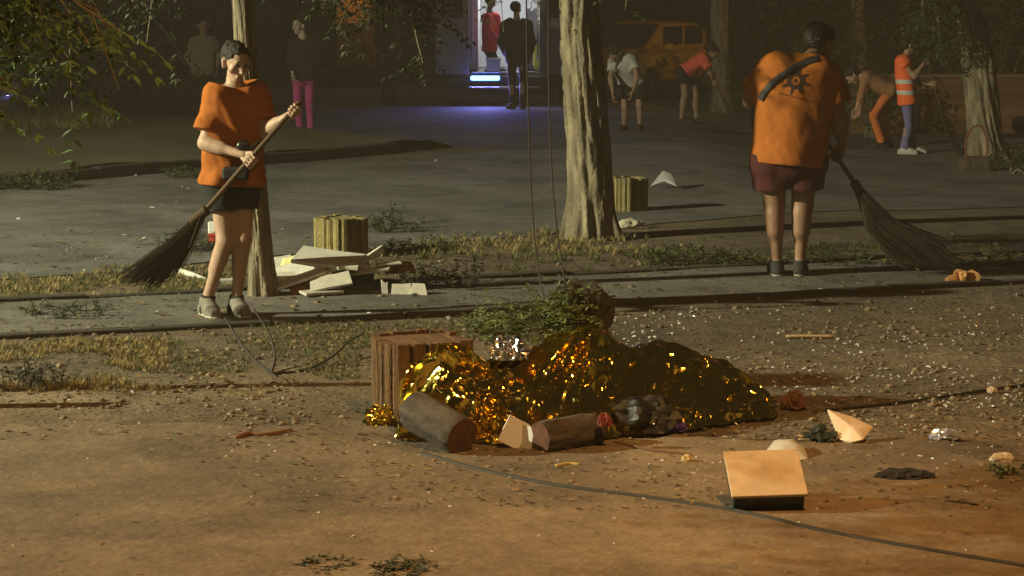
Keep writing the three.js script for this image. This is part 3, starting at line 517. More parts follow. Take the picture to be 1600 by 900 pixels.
// ---------------------------------------------------------- people further off
const bgSkin = skinTone(.4, .25, .18), navy = mat([.012, .013, .024], .85, { map: clothMap }), blackCloth = mat([.01, .01, .011], .9, { map: clothMap }), paleShoe = mat([.5, .5, .48], .7);
const far = { cell: .018, m: .9, group: 'people in the background' };
person({ ...far, label: 'onlooker in grey top, arm bent, behind the left sweeper\'s shoulder', foot: G(317, 203), face: .2, look: [.3, .1], skin: bgSkin, j: { head: [318, 41], neck: [318, 57], shL: [304, 66], shR: [333, 66], elL: [292, 88], wrL: [303, 110, .1], elR: [342, 90], wrR: [338, 114], hipL: [309, 124], hipR: [326, 124], knL: [308, 162], knR: [327, 162], anL: [308, 198], anR: [327, 198], toeL: [306, 203, .15], toeR: [328, 203, .15] }, shirt: { m: mat([.24, .23, .17], .9), hem: .08, sleeve: .5 }, legs: { name: 'trousers', m: blackCloth, to: 1.95, top: .05 } });
person({ ...far, label: 'figure in black top and bright pink trousers behind the left sweeper', foot: G(477, 213), face: -.5, look: [-.7, 0], skin: mat([.5, .38, .3], .6), j: { head: [468, 41], neck: [474, 58], shL: [459, 68], shR: [489, 68], elL: [452, 95], wrL: [458, 116, .15], elR: [497, 96], wrR: [494, 121], hipL: [466, 124], hipR: [484, 124], knL: [464, 166], knR: [484, 166], anL: [469, 206], anR: [486, 204], toeL: [466, 212, .12], toeR: [483, 210, .12] }, shirt: { m: blackCloth, hem: -.02, sleeve: 1.8 }, legs: { name: 'trousers', m: mat([.62, .07, .32], .8, { map: clothMap }), to: 1.9, top: .05 }, shoe: paleShoe, sole: paleShoe, hair: { long: true } });
person({ ...far, label: 'dark clothed figure under the leaves left of the ambulance', foot: G(609, 163), face: .3, look: [.6, .1], skin: bgSkin, j: { head: [606, 10], neck: [606, 25], shL: [592, 34], shR: [622, 34], elL: [588, 60], wrL: [594, 82, .1], elR: [627, 60], wrR: [624, 84, .1], hipL: [600, 86], hipR: [615, 86], knL: [600, 124], knR: [615, 124], anL: [603, 158], anR: [616, 158], toeL: [604, 163, .15], toeR: [621, 163, .12] }, shirt: { m: mat([.02, .022, .02], .9), hem: -.05, sleeve: 1.8, name: 'jacket' }, legs: { name: 'trousers', m: navy, to: 1.95, top: .05 } });
person({ ...far, label: 'officer in dark uniform standing before the open ambulance', foot: G(808, 170), face: 2.9, look: [2.6, .1], m: 1.0, skin: bgSkin, j: { head: [806, 14], neck: [808, 29], shL: [789, 39], shR: [826, 39], elL: [782, 66], wrL: [792, 88, -.15], elR: [833, 66], wrR: [828, 90, -.1], hipL: [800, 92], hipR: [818, 92], knL: [800, 130], knR: [817, 130], anL: [801, 164], anR: [816, 165], toeL: [796, 168, .1], toeR: [817, 169, -.12] }, shirt: { m: navy, hem: .03, sleeve: 1.85, name: 'jacket' }, legs: { name: 'trousers', m: navy, to: 1.95, top: .05 } });
person({ ...far, label: 'stooping figure in white top and dark skirt behind the middle trunk', foot: G(987, 204), face: -.6, look: [-.6, .9], skin: bgSkin, j: { head: [962, 84, .3], neck: [968, 88, .22], shL: [958, 96, .2], shR: [988, 94, .2], elL: [954, 122, .3], wrL: [958, 146, .35], elR: [995, 118, .32], wrR: [990, 142, .4], hipL: [977, 128, -.05], hipR: [997, 128, -.05], knL: [976, 166, .08], knR: [999, 165, .05], anL: [975, 200], anR: [1000, 198], toeL: [970, 205, .12], toeR: [998, 203, .12] }, shirt: { m: mat([.5, .5, .5], .9), hem: 0, sleeve: .6 }, legs: { name: 'skirt', m: blackCloth, to: .75, cuff: .16, top: .12 } });
{
  const foot = G(1078, 193), d = -foot.z, Q = (u, v, o) => P(u, v, d - o), a = Q(1104, 104, .3), b = Q(1141, 176, .25), dir = b.clone().sub(a);
  person({ ...far, label: 'bending sweeper in coral top and black shorts beside the yellow car', foot, face: 1.4, look: [1.4, .8], skin: bgSkin, j: { head: [1112, 82, .05], neck: [1105, 88], shL: [1099, 92, .16], shR: [1101, 90, -.16], elL: [1113, 116, .2], wrL: [1119, 130, .25], elR: [1108, 114, -.1], wrR: [1112, 118, .1], hipL: [1068, 112, .08], hipR: [1078, 112, -.08], knL: [1070, 150, .08], knR: [1087, 150, -.06], anL: [1064, 188, .06], anR: [1088, 188, -.06], toeL: [1071, 193, .08], toeR: [1096, 193, -.04] }, gripL: { at: mix(a, b, .35), dir, side: 1 }, gripR: { at: mix(a, b, .16), dir, side: -1 }, shirt: { m: mat([.75, .12, .07], .85), hem: -.02, sleeve: .6 }, legs: { m: blackCloth, to: .5, top: .06 }, shoe: shoeDark, hair: { bun: true } });
  broom('thin broom held by the bending sweeper in the coral top', a, mix(a, b, .75), [b, b.clone().add(V(.1, .01, .05))], .03, 90, 'twig brooms', V(0, 0, 0), mat([.12, .1, .06], .9), .011);
}
{
  const foot = G(1421, 241), d = -foot.z, Q = (u, v, o) => P(u, v, d - o), a = Q(1447, 92, .12), b = Q(1470, 170, .1), dir = b.clone().sub(a);
  const p = person({ ...far, label: 'worker in orange safety vest and lavender trousers by the pale trunk', foot, face: 1.75, look: [1.8, 0], skin: bgSkin, j: { head: [1419, 72, 0], neck: [1417, 88], shL: [1411, 98, .15], shR: [1413, 98, -.15], elL: [1428, 120, .22], wrL: [1440, 100, .2], elR: [1424, 122, -.1], wrR: [1445, 130, .05], hipL: [1418, 160, .08], hipR: [1420, 160, -.08], knL: [1420, 198, .08], knR: [1424, 198, -.08], anL: [1412, 234, .07], anR: [1426, 233, -.07], toeL: [1421, 240, .1], toeR: [1435, 239, -.04] }, gripL: { at: mix(a, b, .06), dir, side: 1 }, gripR: { at: mix(a, b, .5), dir, side: -1 }, shirt: { m: mat([.95, .16, .04], .8), hem: -.02, sleeve: .22, name: 'safety_vest', loose: .022, amp: .006 }, legs: { name: 'trousers', m: mat([.2, .19, .42], .9, { map: clothMap }), to: 1.95, top: .02, cuff: .065 }, shoe: paleShoe, sole: paleShoe });
  // two reflective bands round the vest
  const vest = p.group.children.find((c) => c.name === 'safety_vest');
  for (const vv of [127, 144]) { const c = P(1418, vv, d).sub(foot), pos = [], idx = []; for (let i = 0; i <= 40; i++) { const an = i / 40 * 6.283, dx = Math.cos(an), dz = Math.sin(an); for (const [h, e] of [[.03, .004], [-.03, .004], [-.03, -.004], [.03, -.004]]) { let r = .4; for (let k = 0; k < 60; k++) { const f = p.shirtField(c.x + dx * r, c.y + h, c.z + dz * r); if (f < e) break; r -= Math.max(.003, f * .6); if (r < .05) break; } pos.push(c.x + dx * r, c.y + h, c.z + dz * r); } if (i) for (let k = 0; k < 4; k++) { const q = i * 4, o = q - 4, n = (k + 1) % 4; idx.push(o + k, o + n, q + k, o + n, q + n, q + k); } } part('reflective_band', geoFrom(pos, idx), mat([.6, .6, .58], .5), vest); }
  const bg = thing('broom', 'long dark broom curving down from the vest wearer\'s hands', 'broom', foot, 'twig brooms'), L = (u, v, o) => Q(u, v, o).sub(foot);
  part('handle', tube([a.clone().sub(foot), mix(a, b, .5).sub(foot), b.clone().sub(foot)], .013, 8), stickM, bg);
  const bp = []; rnd = mulberry(77); for (let i = 0; i < 170; i++) { const k = V(R(-.035, .035), R(-.03, .03), R(-.05, .05)); const w = [L(1468, 164, .1), L(1477, 196, .1), L(1489, 222, .1), L(1504, 242, .12)]; for (let m = 0; m < 3; m++) twigInto(bp, w[m].clone().addScaledVector(k, .35 + m * .25), w[m + 1].clone().addScaledVector(k, .6 + m * .25), .005); }
  part('bristles', geoFrom(bp), strawM, bg);
}
person({ ...far, label: 'worker in orange trousers bent double next to the vest wearer', foot: G(1382, 232), face: -1.5, look: [-1.4, .9], skin: mat([.5, .28, .22], .6), j: { head: [1333, 118, .05], neck: [1344, 119, .02], shL: [1352, 122, .17], shR: [1355, 120, -.15], elL: [1345, 150, .2], wrL: [1338, 170, .2], elR: [1349, 148, -.1], wrR: [1343, 168, -.05], hipL: [1392, 142, .08], hipR: [1394, 142, -.08], knL: [1364, 180, .1], knR: [1376, 184, -.1], anL: [1379, 226, .08], anR: [1388, 222, -.12], toeL: [1369, 231, .1], toeR: [1378, 227, -.1] }, shirt: { m: mat([.42, .2, .1], .9, { map: clothMap }), hem: -.02, sleeve: 1.5 }, legs: { name: 'trousers', m: mat([.78, .2, .05], .85, { map: clothMap }), to: 1.9, top: .05, cuff: .07 }, shoe: shoeDark });

// ================================================================== VEHICLES
const glassM = new THREE.MeshPhysicalMaterial({ color: rgb(.015, .016, .018), roughness: .06, clearcoat: 1 }), tyreM = mat([.015, .015, .015], .9), chrome = mat([.6, .6, .6], .25, { metalness: 1 });
function wheelInto(parent, x, y, z, r, w, along) { // axle along x (along=false) or z
  const g = new THREE.TorusGeometry(r * .76, r * .26, 10, 28); g.scale(1, 1, w / (r * .52)); if (!along) g.rotateY(Math.PI / 2); g.translate(x, y, z);
  const t = part('wheel', g, tyreM, parent), q = new THREE.CylinderGeometry(r * .6, r * .6, w * .7, 20); along ? q.rotateX(Math.PI / 2) : q.rotateZ(Math.PI / 2); q.translate(x, y, z); part('rim', q, mat([.3, .3, .3], .4, { metalness: .8 }), t);
}
{
  const Z = -40, ground = 0, x0 = P(788, 100, 40).x, a = thing('ambulance', 'ambulance with open lit rear doors and a glowing blue light bar', 'ambulance', [x0, ground, Z]);
  const shell = new THREE.MeshPhysicalMaterial({ color: rgb(.24, .24, .28), roughness: .4, clearcoat: .5 }), inner = mat([.62, .62, .6], .6), W = 1.0, Hh = 2.45, fl = .5, L = 3.6;
  part('side_wall', box(.06, Hh - fl, L, -W, fl + (Hh - fl) / 2, -L / 2, .02), shell, a); part('side_wall', box(.06, Hh - fl, L, W, fl + (Hh - fl) / 2, -L / 2, .02), shell, a);
  part('roof', box(2 * W + .06, .07, L, 0, Hh + .03, -L / 2, .03), shell, a); part('floor', box(2 * W - .07, .06, L, 0, fl + .03, -L / 2), mat([.12, .12, .13], .8), a);
  part('bulkhead', box(2 * W - .07, Hh - fl - .07, .05, 0, fl + .06 + (Hh - fl - .07) / 2, -L + .03), inner, a);
  part('rear_frame', merge([box(.34, Hh - fl, .07, -W + .2, fl + (Hh - fl) / 2, .04, .02), box(.34, Hh - fl, .07, W - .2, fl + (Hh - fl) / 2, .04, .02), box(1.2, .2, .07, 0, Hh - .1, .04, .02)]), shell, a);
  part('cab', box(1.9, 1.5, 1.5, 0, 1.15, -L - .8, .2), shell, a); part('bumper', box(2.04, .18, .26, 0, .44, .2, .03), mat([.03, .03, .03], .6), a);
  part('step', box(1.3, .035, .3, 0, .33, .42, .01), chrome, a); part('sill', box(1.18, .03, .08, 0, fl + .08, .05, .008), chrome, a); part('skirt', box(1.98, .3, .1, 0, .2, .05, .02), mat([.05, .04, .05], .7), a);
  for (const s of [-1, 1]) {
    const d = part('rear_door', box(.6, Hh - fl - .12, .05, s * .93, fl + (Hh - fl) / 2, .36, .02), shell, a); d.rotation.y = 0; const wd = part('window', box(.4, .6, .06, s * .93, 1.85, .36, .02), glassM, d); part('handle', box(.03, .2, .05, s * .7, 1.2, .41, .008), chrome, d);
    part('tail_light', box(.12, .32, .04, s * .93, .85, .08, .01), mat([.35, .02, .02], .3), a); wheelInto(a, s * .85, .34, -.9, .34, .22); wheelInto(a, s * .85, .34, -L - .6, .34, .22);
    part('grab_rail', tube([[s * .6, .8, .05], [s * .6, 1.3, .09], [s * .6, 1.9, .05]], .014, 8), chrome, a);
  }
  part('side_cabinet', box(.45, 1.5, 2.2, -.7, fl + .85, -1.7, .02), inner, a); for (const y of [.9, 1.4, 1.9]) part('shelf', box(.4, .04, 2.2, .72, y + .1, -1.7), inner, a);
  part('oxygen_bottle', (() => { const g = new THREE.CapsuleGeometry(.1, .5, 6, 14); g.translate(.62, .95, -.5); return g; })(), mat([.7, .7, .1], .4), a);
  part('bench', box(.5, .4, 1.6, .6, fl + .26, -1.9, .03), mat([.05, .07, .2], .6), a);
  // ceiling light: panel and lamp
  const em = mat([0, 0, 0], .5, { emissive: new THREE.Color(.9, .95, 1), emissiveIntensity: 3 }); part('ceiling_light', box(1.0, .02, 2.2, 0, Hh - .045, -1.6), em, a);
  const rl = new THREE.RectAreaLight(new THREE.Color(.9, .95, 1), 6, 1.0, 2.2); rl.position.set(0, Hh - .07, -1.6); rl.rotation.x = -Math.PI / 2; rl.name = 'cabin_light'; a.add(rl);
  // blue light bar across the rear step
  const p0 = P(735, 122, 39.5), p1 = P(781, 122, 39.5), bw = p1.x - p0.x, lb = part('light_bar', box(bw, .085, .06, (p0.x + p1.x) / 2 - x0, p0.y - ground, .5, .03), mat([0, 0, 0], .4, { emissive: new THREE.Color(.1, .22, 1), emissiveIntensity: 9 }), a);
  part('light_mount', box(bw + .06, .05, .1, (p0.x + p1.x) / 2 - x0, p0.y - ground - .075, .45, .01), black, lb);
  const bl = new THREE.RectAreaLight(new THREE.Color(.24, .24, 1), 280, bw, .085); bl.position.set((p0.x + p1.x) / 2 - x0, p0.y - ground, .54); bl.rotation.y = Math.PI; bl.name = 'blue_light'; a.add(bl);
  const foot = V(P(772, 120, 40.35).x, fl + .062, -40.4);
  person({ ...far, label: 'paramedic in red jacket inside the lit ambulance', foot, face: 1.2, look: [1.3, .4], skin: bgSkin, j: { head: [766, 4], neck: [764, 18], shL: [757, 28, .12], shR: [776, 27, -.1], elL: [768, 52, .18], wrL: [786, 66, .15], elR: [782, 50, -.05], wrR: [793, 62, 0], hipL: [762, 76, .08], hipR: [768, 76, -.08], knL: [768, 100, .12], knR: [776, 100, -.05], anL: [764, 116, .08], anR: [776, 116, -.06], toeL: [773, 119, .1], toeR: [785, 119, -.05] }, s: .9, shirt: { m: mat([.75, .04, .05], .8), hem: -.05, sleeve: 1.8, name: 'jacket' }, legs: { name: 'trousers', m: navy, to: 1.95, top: .05 } });
  const bx = thing('plastic_crate', 'beige lidded crate on the ambulance floor above the blue light', 'crate', [P(771, 118, 40.05).x, fl + .061, -40.12]);
  part('body', box(.25, .24, .3, 0, .12, 0, .02), mat([.55, .42, .3], .6), bx); part('lid', box(.29, .035, .34, 0, .258, 0, .012), mat([.6, .48, .36], .5), bx);
  const jk = thing('white_coat', 'white jacket hanging inside the right ambulance doorway', 'jacket', [P(832, 40, 40.3).x - .02, 0, -40.3]);
  const yy = P(832, 40, 40.3).y; part('cloth', meshPrims([cap(V(-.06, yy + .28, 0), V(-.09, yy - .25, 0), .05, .09), cap(V(.06, yy + .28, 0), V(.07, yy - .25, 0), .05, .09)], .04, .02, (d, x, y, z) => d + .02 * n3(x * 14, y * 6, z * 14)), mat([.8, .8, .82], .9), jk);
  part('hook', tube([[0, yy + .3, 0], [0, yy + .42, .02], [.12, yy + .45, 0]], .008, 6), chrome, jk);
}
function car(label, paint, pos, yaw) {
  const t = thing('parked_car', label, 'car', pos, 'parked cars'); t.rotation.y = yaw;
  // lower body and cabin lofted from sections along the length (nose at +z)
  const loft = (secs, n = 24) => { const p = [], idx = []; for (const [z, w, y0, y1, k] of secs) for (let i = 0; i < n; i++) { const a = i / n * 6.283, c = Math.cos(a), s = Math.sin(a), e = 2 / (k ?? 4); p.push(Math.sign(c) * Math.pow(Math.abs(c), e) * w, (y0 + y1) / 2 + Math.sign(s) * Math.pow(Math.abs(s), e) * (y1 - y0) / 2, z); } for (let j = 0; j < secs.length - 1; j++) for (let i = 0; i < n; i++) { const b = j * n + i, c = j * n + (i + 1) % n; idx.push(b, c, b + n, c, c + n, b + n); } for (const e of [0, secs.length - 1]) { const k = p.length / 3; p.push(0, (secs[e][2] + secs[e][3]) / 2, secs[e][0]); for (let i = 0; i < n; i++) e ? idx.push(k, e * n + i, e * n + (i + 1) % n) : idx.push(k, e * n + (i + 1) % n, e * n + i); } return geoFrom(p, idx); };
  part('body', loft([[-2.02, .66, .4, .78], [-1.9, .82, .26, .92], [-1.2, .86, .24, .95], [.6, .86, .24, .94], [1.5, .82, .25, .84], [1.95, .7, .3, .72], [2.05, .5, .38, .62]]), paint, t);
  part('cabin', loft([[-1.86, .55, .88, .97, 5], [-1.6, .66, .85, 1.32, 5], [-1.3, .66, .85, 1.43, 5], [0, .66, .85, 1.47, 5], [.4, .64, .85, 1.4, 5], [1.15, .62, .85, .93, 5]]), paint, t);
  part('rear_window', (() => { const g = box(1.1, .44, .02, 0, 0, 0, .01); g.rotateX(.42); g.translate(0, 1.15, -1.76); return g; })(), glassM, t);
  part('windscreen', (() => { const g = box(1.16, .75, .02, 0, 0, 0, .01); g.rotateX(-1.0); g.translate(0, 1.19, .82); return g; })(), glassM, t);
  for (const s of [-1, 1]) { for (const z of [-.95, .02]) part('side_window', box(.02, .36, .82, s * .672, 1.17, z, .01), glassM, t); part('tail_light', box(.2, .14, .08, s * .66, .76, -1.95, .03), mat([.4, .02, .02], .25), t); part('headlight', box(.26, .12, .1, s * .58, .66, 1.93, .04), mat([.6, .6, .6], .1), t); part('mirror', box(.16, .11, .08, s * .86, .98, .6, .03), paint, t); for (const z of [-1.25, 1.3]) wheelInto(t, s * .78, .31, z, .31, .19); }
  part('number_plate', box(.5, .11, .02, 0, .62, -2.04, .005), mat([.6, .6, .58], .5), t); part('bumper', box(1.5, .14, .12, 0, .42, -1.98, .05), mat([.05, .05, .05], .6), t);
  return t;
}
const yellowPaint = new THREE.MeshPhysicalMaterial({ color: rgb(.7, .4, .03), roughness: .35, clearcoat: 1 });
car('yellow car parked in the dark behind the middle trunk', yellowPaint, V(P(1006, 140, 43).x, 0, -43.6), -.5);
car('pale car at the left edge behind the hanging leaves', new THREE.MeshPhysicalMaterial({ color: rgb(.6, .62, .66), roughness: .3, clearcoat: 1 }), V(P(-185, 200, 33).x, 0, -33), 1.2);

// ================================================================== STUMPS, TIMBER AND RUBBLE
function stump(label, foot, r, h, n, turn, tone, seed) {
  rnd = mulberry(seed); const t = thing('stump', label, 'stump', foot, 'upright stave stumps'); t.rotation.y = turn;
  const ms = [0, 1, 2].map(() => { const k = R(.8, 1.15); return mat(tone.map((c) => c * k), .92, { map: woodMap, bumpMap: woodMap, bumpScale: .012 }); });
  const sq = (a) => { const c = Math.cos(a), s = Math.sin(a), k = 1 / Math.pow(Math.pow(Math.abs(c), 7) + Math.pow(Math.abs(s), 7), 1 / 7); return r * k; };
  for (let i = 0; i < n; i++) {
    const a = (i + .5) / n * 6.283, a0 = i / n * 6.283 + .03, a1 = (i + 1) / n * 6.283 - .03, hh = h * R(.965, 1.02), off = R(-.008, .012), sh = new THREE.Shape();
    const pt = (an, q) => [Math.cos(an) * (sq(an) + q), Math.sin(an) * (sq(an) + q)];
    sh.moveTo(...pt(a0, -.05)); sh.lineTo(...pt(a0, off - .012)); sh.lineTo(...pt(a0 + (a1 - a0) * .18, off)); sh.lineTo(...pt(a0 + (a1 - a0) * .5, off + .007)); sh.lineTo(...pt(a0 + (a1 - a0) * .82, off)); sh.lineTo(...pt(a1, off - .012)); sh.lineTo(...pt(a1, -.05));
    const g = new THREE.ExtrudeGeometry(sh, { depth: hh, bevelEnabled: false, steps: 1 }); g.rotateX(-Math.PI / 2); const uv = g.attributes.uv, p = g.attributes.position; for (let k = 0; k < p.count; k++) uv.setXY(k, i * .37 + Math.atan2(p.getZ(k), p.getX(k)) * .8, p.getY(k) * 1.2);
    part('stave', g, ms[i % 3], t);
  }
  const core = []; for (let i = 0; i < 40; i++) core.push(new THREE.Vector2(Math.cos(i / 40 * 6.283) * (sq(i / 40 * 6.283) - .048), Math.sin(i / 40 * 6.283) * (sq(i / 40 * 6.283) - .048)));
  const cg = new THREE.ExtrudeGeometry(new THREE.Shape(core), { depth: h * .97, bevelEnabled: false }); cg.rotateX(-Math.PI / 2); part('core', cg, mat(tone, .95, { map: woodMap }), t);
  return t;
}
const sA = G(530, 404); sA.z -= .2; stump('pale stave stump behind the heap of broken boards', sA, .165, .305, 16, .86, [.46, .41, .2], 31);
const sB = G(984, 332); sB.z -= .16; stump('short pale stave stump beside the middle trunk', sB, .14, .32, 16, .6, [.42, .38, .2], 32);
const sC = G(656, 664); sC.z -= .2; stump('brown stave stump half covered by the gold foil blanket', sC, .215, .40, 18, .35, [.2, .115, .055], 33);

// ---- heap of broken boards
rnd = mulberry(41);
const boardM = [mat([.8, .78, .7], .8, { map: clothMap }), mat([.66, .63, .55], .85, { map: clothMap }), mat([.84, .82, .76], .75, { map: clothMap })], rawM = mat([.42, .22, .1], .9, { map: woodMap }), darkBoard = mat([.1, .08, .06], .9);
function board(label, u, v, d, w, h, th, rx, ry, rz, m, name = 'broken_board', cat = 'board', group = 'broken boards heaped by the slim tree') {
  const sh = new THREE.Shape(), j = () => R(-.02, .02); sh.moveTo(-w / 2 + j(), -h / 2); sh.lineTo(-w / 6, -h / 2 + j()); sh.lineTo(w / 2 + j(), -h / 2 + j()); sh.lineTo(w / 2 + j(), h / 2); sh.lineTo(w / 8, h / 2 + j() * .6); sh.lineTo(-w / 2, h / 2 + j());
  const g = new THREE.ExtrudeGeometry(sh, { depth: th, bevelEnabled: true, bevelSize: .002, bevelThickness: .002, bevelSegments: 1 }); g.translate(0, 0, -th / 2); g.rotateX(-Math.PI / 2);
  const o = single(name, g, m, label, cat, group); o.position.copy(P(u, v, d)); o.rotation.set(rx, ry, rz, 'YXZ'); return o;
}
board('long white board slanting down to the ground at the heap\'s left end', 452, 441, 15.1, .5, .1, .018, .25, .3, .32, boardM[0]);
board('wide white board lying across the top of the heap', 514, 404, 15.3, .46, .28, .022, .22, -.2, -.1, boardM[0]);
board('white board under the top board, tilted to the left', 470, 420, 15.35, .42, .2, .02, .3, .35, .2, boardM[2]);
board('narrow pale lath pointing up at the right of the heap', 580, 399, 15.4, .2, .05, .03, .2, .2, .55, boardM[0]);
board('narrow pale lath running right under the top board', 565, 424, 15.25, .42, .06, .015, .3, 0, .12, boardM[1]);
board('small pale board leaning in the middle of the heap', 518, 440, 15.05, .28, .14, .016, .55, .2, .22, boardM[1]);
board('cream board end beside the slim trunk', 441, 418, 15.5, .2, .24, .03, .5, .4, .1, boardM[2]);
board('brown raw wood slab under the white boards', 482, 447, 15.15, .24, .13, .05, .6, .4, .3, rawM);
board('brown raw wood piece at the right of the heap', 622, 418, 15.4, .2, .11, .045, .2, .1, .05, rawM);
board('pale thin strip across the brown piece', 605, 412, 15.25, .16, .03, .01, .2, .1, .1, boardM[1]);
board('splintered white board sticking out left over the long board', 458, 430, 15.25, .34, .12, .016, .2, .5, .05, boardM[2]);
board('short white lath crossing under the wide top board', 505, 424, 15.2, .3, .05, .02, .3, -.3, .3, boardM[0]);
board('pale board flat on the grass at the front of the heap', 500, 456, 15.0, .26, .1, .014, .1, .5, .02, boardM[1]);
board('white board end leaning on the right of the wide top board', 552, 412, 15.35, .24, .1, .02, .35, .3, -.25, boardM[2]);
board('small white tile standing, leftmost of three right of the heap', 602, 452, 15.1, .05, .1, .014, 1.15, .2, .1, boardM[1], 'broken_tile', 'tile', 'pale broken tiles right of the heap');
board('small white tile, middle of three right of the heap', 626, 453, 15.08, .12, .1, .014, 1.0, -.1, -.05, boardM[1], 'broken_tile', 'tile', 'pale broken tiles right of the heap');
board('small white tile, rightmost of three right of the heap', 655, 453, 15.06, .1, .09, .014, .95, -.2, -.06, boardM[1], 'broken_tile', 'tile', 'pale broken tiles right of the heap');
board('dark board standing in the shade under the top board', 555, 440, 15.35, .26, .18, .02, 1.35, -.1, 0, darkBoard);
board('flat pale board on the ground between the sweeper\'s feet and the trunk', 352, 440, 15.6, .2, .07, .03, .05, .2, .03, boardM[1]);
{ // crumbly yellow foam among the boards
  const g = new THREE.IcosahedronGeometry(.075, 5), p = g.attributes.position; for (let i = 0; i < p.count; i++) { const q = V().fromBufferAttribute(p, i), k = 1 + .7 * fbm(q.x * 22, q.y * 22, q.z * 22, 3); p.setXYZ(i, q.x * k * 1.3, q.y * k * .7, q.z * k); } const m = single('foam_lump', mergeVertices(g), mat([.68, .64, .3], .95), 'lump of yellow foam between the white boards and slim trunk', 'foam'); m.geometry.computeVertexNormals(); m.position.copy(P(462, 412, 15.5)); }

// ---- gold foil blanket: a crumpled sheet draped from the stump over a heap
const worley = (() => { const h = (i, j, s) => { let t = Math.imul(i, 374761393) + Math.imul(j, 668265263) + Math.imul(s, 974634777); t = Math.imul(t ^ t >>> 13, 1274126177); return ((t ^ t >>> 16) >>> 0) / 4294967296; }; return (x, y, s) => { const X = Math.floor(x), Y = Math.floor(y); let a = 9; for (let j = -1; j < 2; j++) for (let i = -1; i < 2; i++) { const dx = X + i + h(X + i, Y + j, s) - x, dy = Y + j + h(X + i, Y + j, s + 9) - y, q = dx * dx + dy * dy; if (q < a) a = q; } return Math.sqrt(a); }; })();
const goldM = new THREE.MeshPhysicalMaterial({ color: rgb(.9, .68, .13), metalness: 1, roughness: .13, side: THREE.DoubleSide });
const sil = [[622, 640], [632, 600], [650, 566], [676, 546], [705, 540], [735, 546], [760, 560], [790, 562], [820, 556], [850, 540], [880, 520], [905, 504], [925, 496], [945, 512], [965, 534], [985, 541], [1015, 538], [1050, 540], [1085, 548], [1120, 560], [1155, 578], [1182, 598], [1202, 620], [1214, 642]];
{
  const ref = G(800, 690), dF = (u) => lerpTable([[620, 10.12], [800, 10.02], [940, 10.15], [1080, 10.36], [1214, 10.7]], u), dC = (u) => lerpTable([[620, 10.3], [740, 10.38], [800, 10.55], [920, 10.85], [1040, 11.1], [1214, 11.05]], u), dB = (u) => lerpTable([[620, 10.34], [740, 10.44], [800, 10.85], [930, 11.25], [1040, 11.45], [1214, 11.2]], u);
  const NU = 300, NV = 96, pos = [], idx = [];
  for (let i = 0; i <= NU; i++) for (let k = 0; k <= NV; k++) {
    const s = i / NU, t = k / NV, u = 622 + (1214 - 622) * s, vTop = lerpTable(sil, u), crest = P(u, vTop, dC(u)), q = .6;
    const front = P(u, 690, dF(u)), d = t < q ? dF(u) + (dC(u) - dF(u)) * (t / q) : dC(u) + (dB(u) - dC(u)) * ((t - q) / (1 - q));
    const prof = t < q ? (.6 * Math.sin(t / q * Math.PI / 2) + .4 * t / q) : Math.pow(Math.cos((t - q) / (1 - q) * Math.PI / 2), .7);
    const x = (u - 800) / F * (d * cp + EYE * sp) + .045 * (1 - prof) * n3(t * 4, s * 20, 1), hgt = Math.max(.0, crest.y) * prof;
    // crumples: broad dents, long diagonal folds, then small facets
    const wx = (s * 2.0), wy = t * .95, a = wx * .8 + wy * .6, b = -wx * .6 + wy * .8, soft = lerpTable([[900, 1], [990, .45], [1214, .4]], u);
    const tri = (q) => Math.abs(q - Math.floor(q) - .5) * 2 - .5, w1 = n3(a * 2.2, b * 2.2, 3), w2 = n3(a * 3.1 + 7, b * 3.1, 5);
    const c1 = worley(a * 3.1, b * 5, 1) - .45, f1 = tri(b * 5.5 + 1.9 * w1) * smooth(-.35, .2, w2), f2 = tri(b * 12 - a * 2 + 2.2 * w2) * smooth(-.1, .3, w1), c2 = worley(a * 7 + 3, b * 13, 2) - .45, c4 = worley(a * 15 + 1, b * 22, 5) - .45, edge = smooth(0, .08, t) * smooth(1, .9, t) * smooth(0, .02, s) * smooth(1, .97, s);
    const amp = (.1 * c1 + (.055 * f1 + .034 * f2) * soft + (.036 * c2 + .01 * c4) * (.6 + .4 * soft)) * edge * (prof > .9 ? .7 : 1);
    const bx = .05 * (worley(a * 5 + 5, b * 8 + 2, 4) - .45) * soft * edge;
    pos.push(x + bx, Math.max(.012 + .012 * Math.abs(n3(s * 40, t * 9, 2)), hgt + amp), -d + amp * .9 + (t < .1 ? .05 * n3(s * 13, 5, 2) : 0));
  }
  for (let i = 0; i < NU; i++) for (let k = 0; k < NV; k++) { const a = i * (NV + 1) + k, b = a + NV + 1; idx.push(a, b, a + 1, b, b + 1, a + 1); }
  const g = toCreasedNormals(geoFrom(pos, idx), .28);
  single('foil_blanket', g, goldM, 'crumpled gold foil blanket draped from the brown stump over a heap', 'blanket');
}
function crumple(name, label, cat, at, w, h, dd, m, seed, amp = .35, freq = 9, group) {
  const g = new THREE.IcosahedronGeometry(1, 14), p = g.attributes.position; for (let i = 0; i < p.count; i++) { const q = V().fromBufferAttribute(p, i), k = 1 + amp * (worley(q.x * freq / 4 + seed, q.y * freq / 4 + q.z * freq / 3, seed) - .5) * 1.6 + amp * fbm(q.x * 2 + seed, q.y * 2, q.z * 2, 3); p.setXYZ(i, q.x * k * w / 2, Math.max(-.35, q.y * k) * h / 1.35, q.z * k * dd / 2); }
  const gg = toCreasedNormals(mergeVertices((g.deleteAttribute('normal'), g.deleteAttribute('uv'), g)), .5); const o = single(name, gg, m, label, cat, group); o.position.copy(at); return o;
}
const on = (u, v, y = 0) => { const p = G(u, v); p.y += y; return p; };
crumple('foil_scrap', 'small gold foil scrap at the foot of the brown stump', 'foil', on(602, 664, .03), .2, .09, .12, goldM, 3, .5, 12);
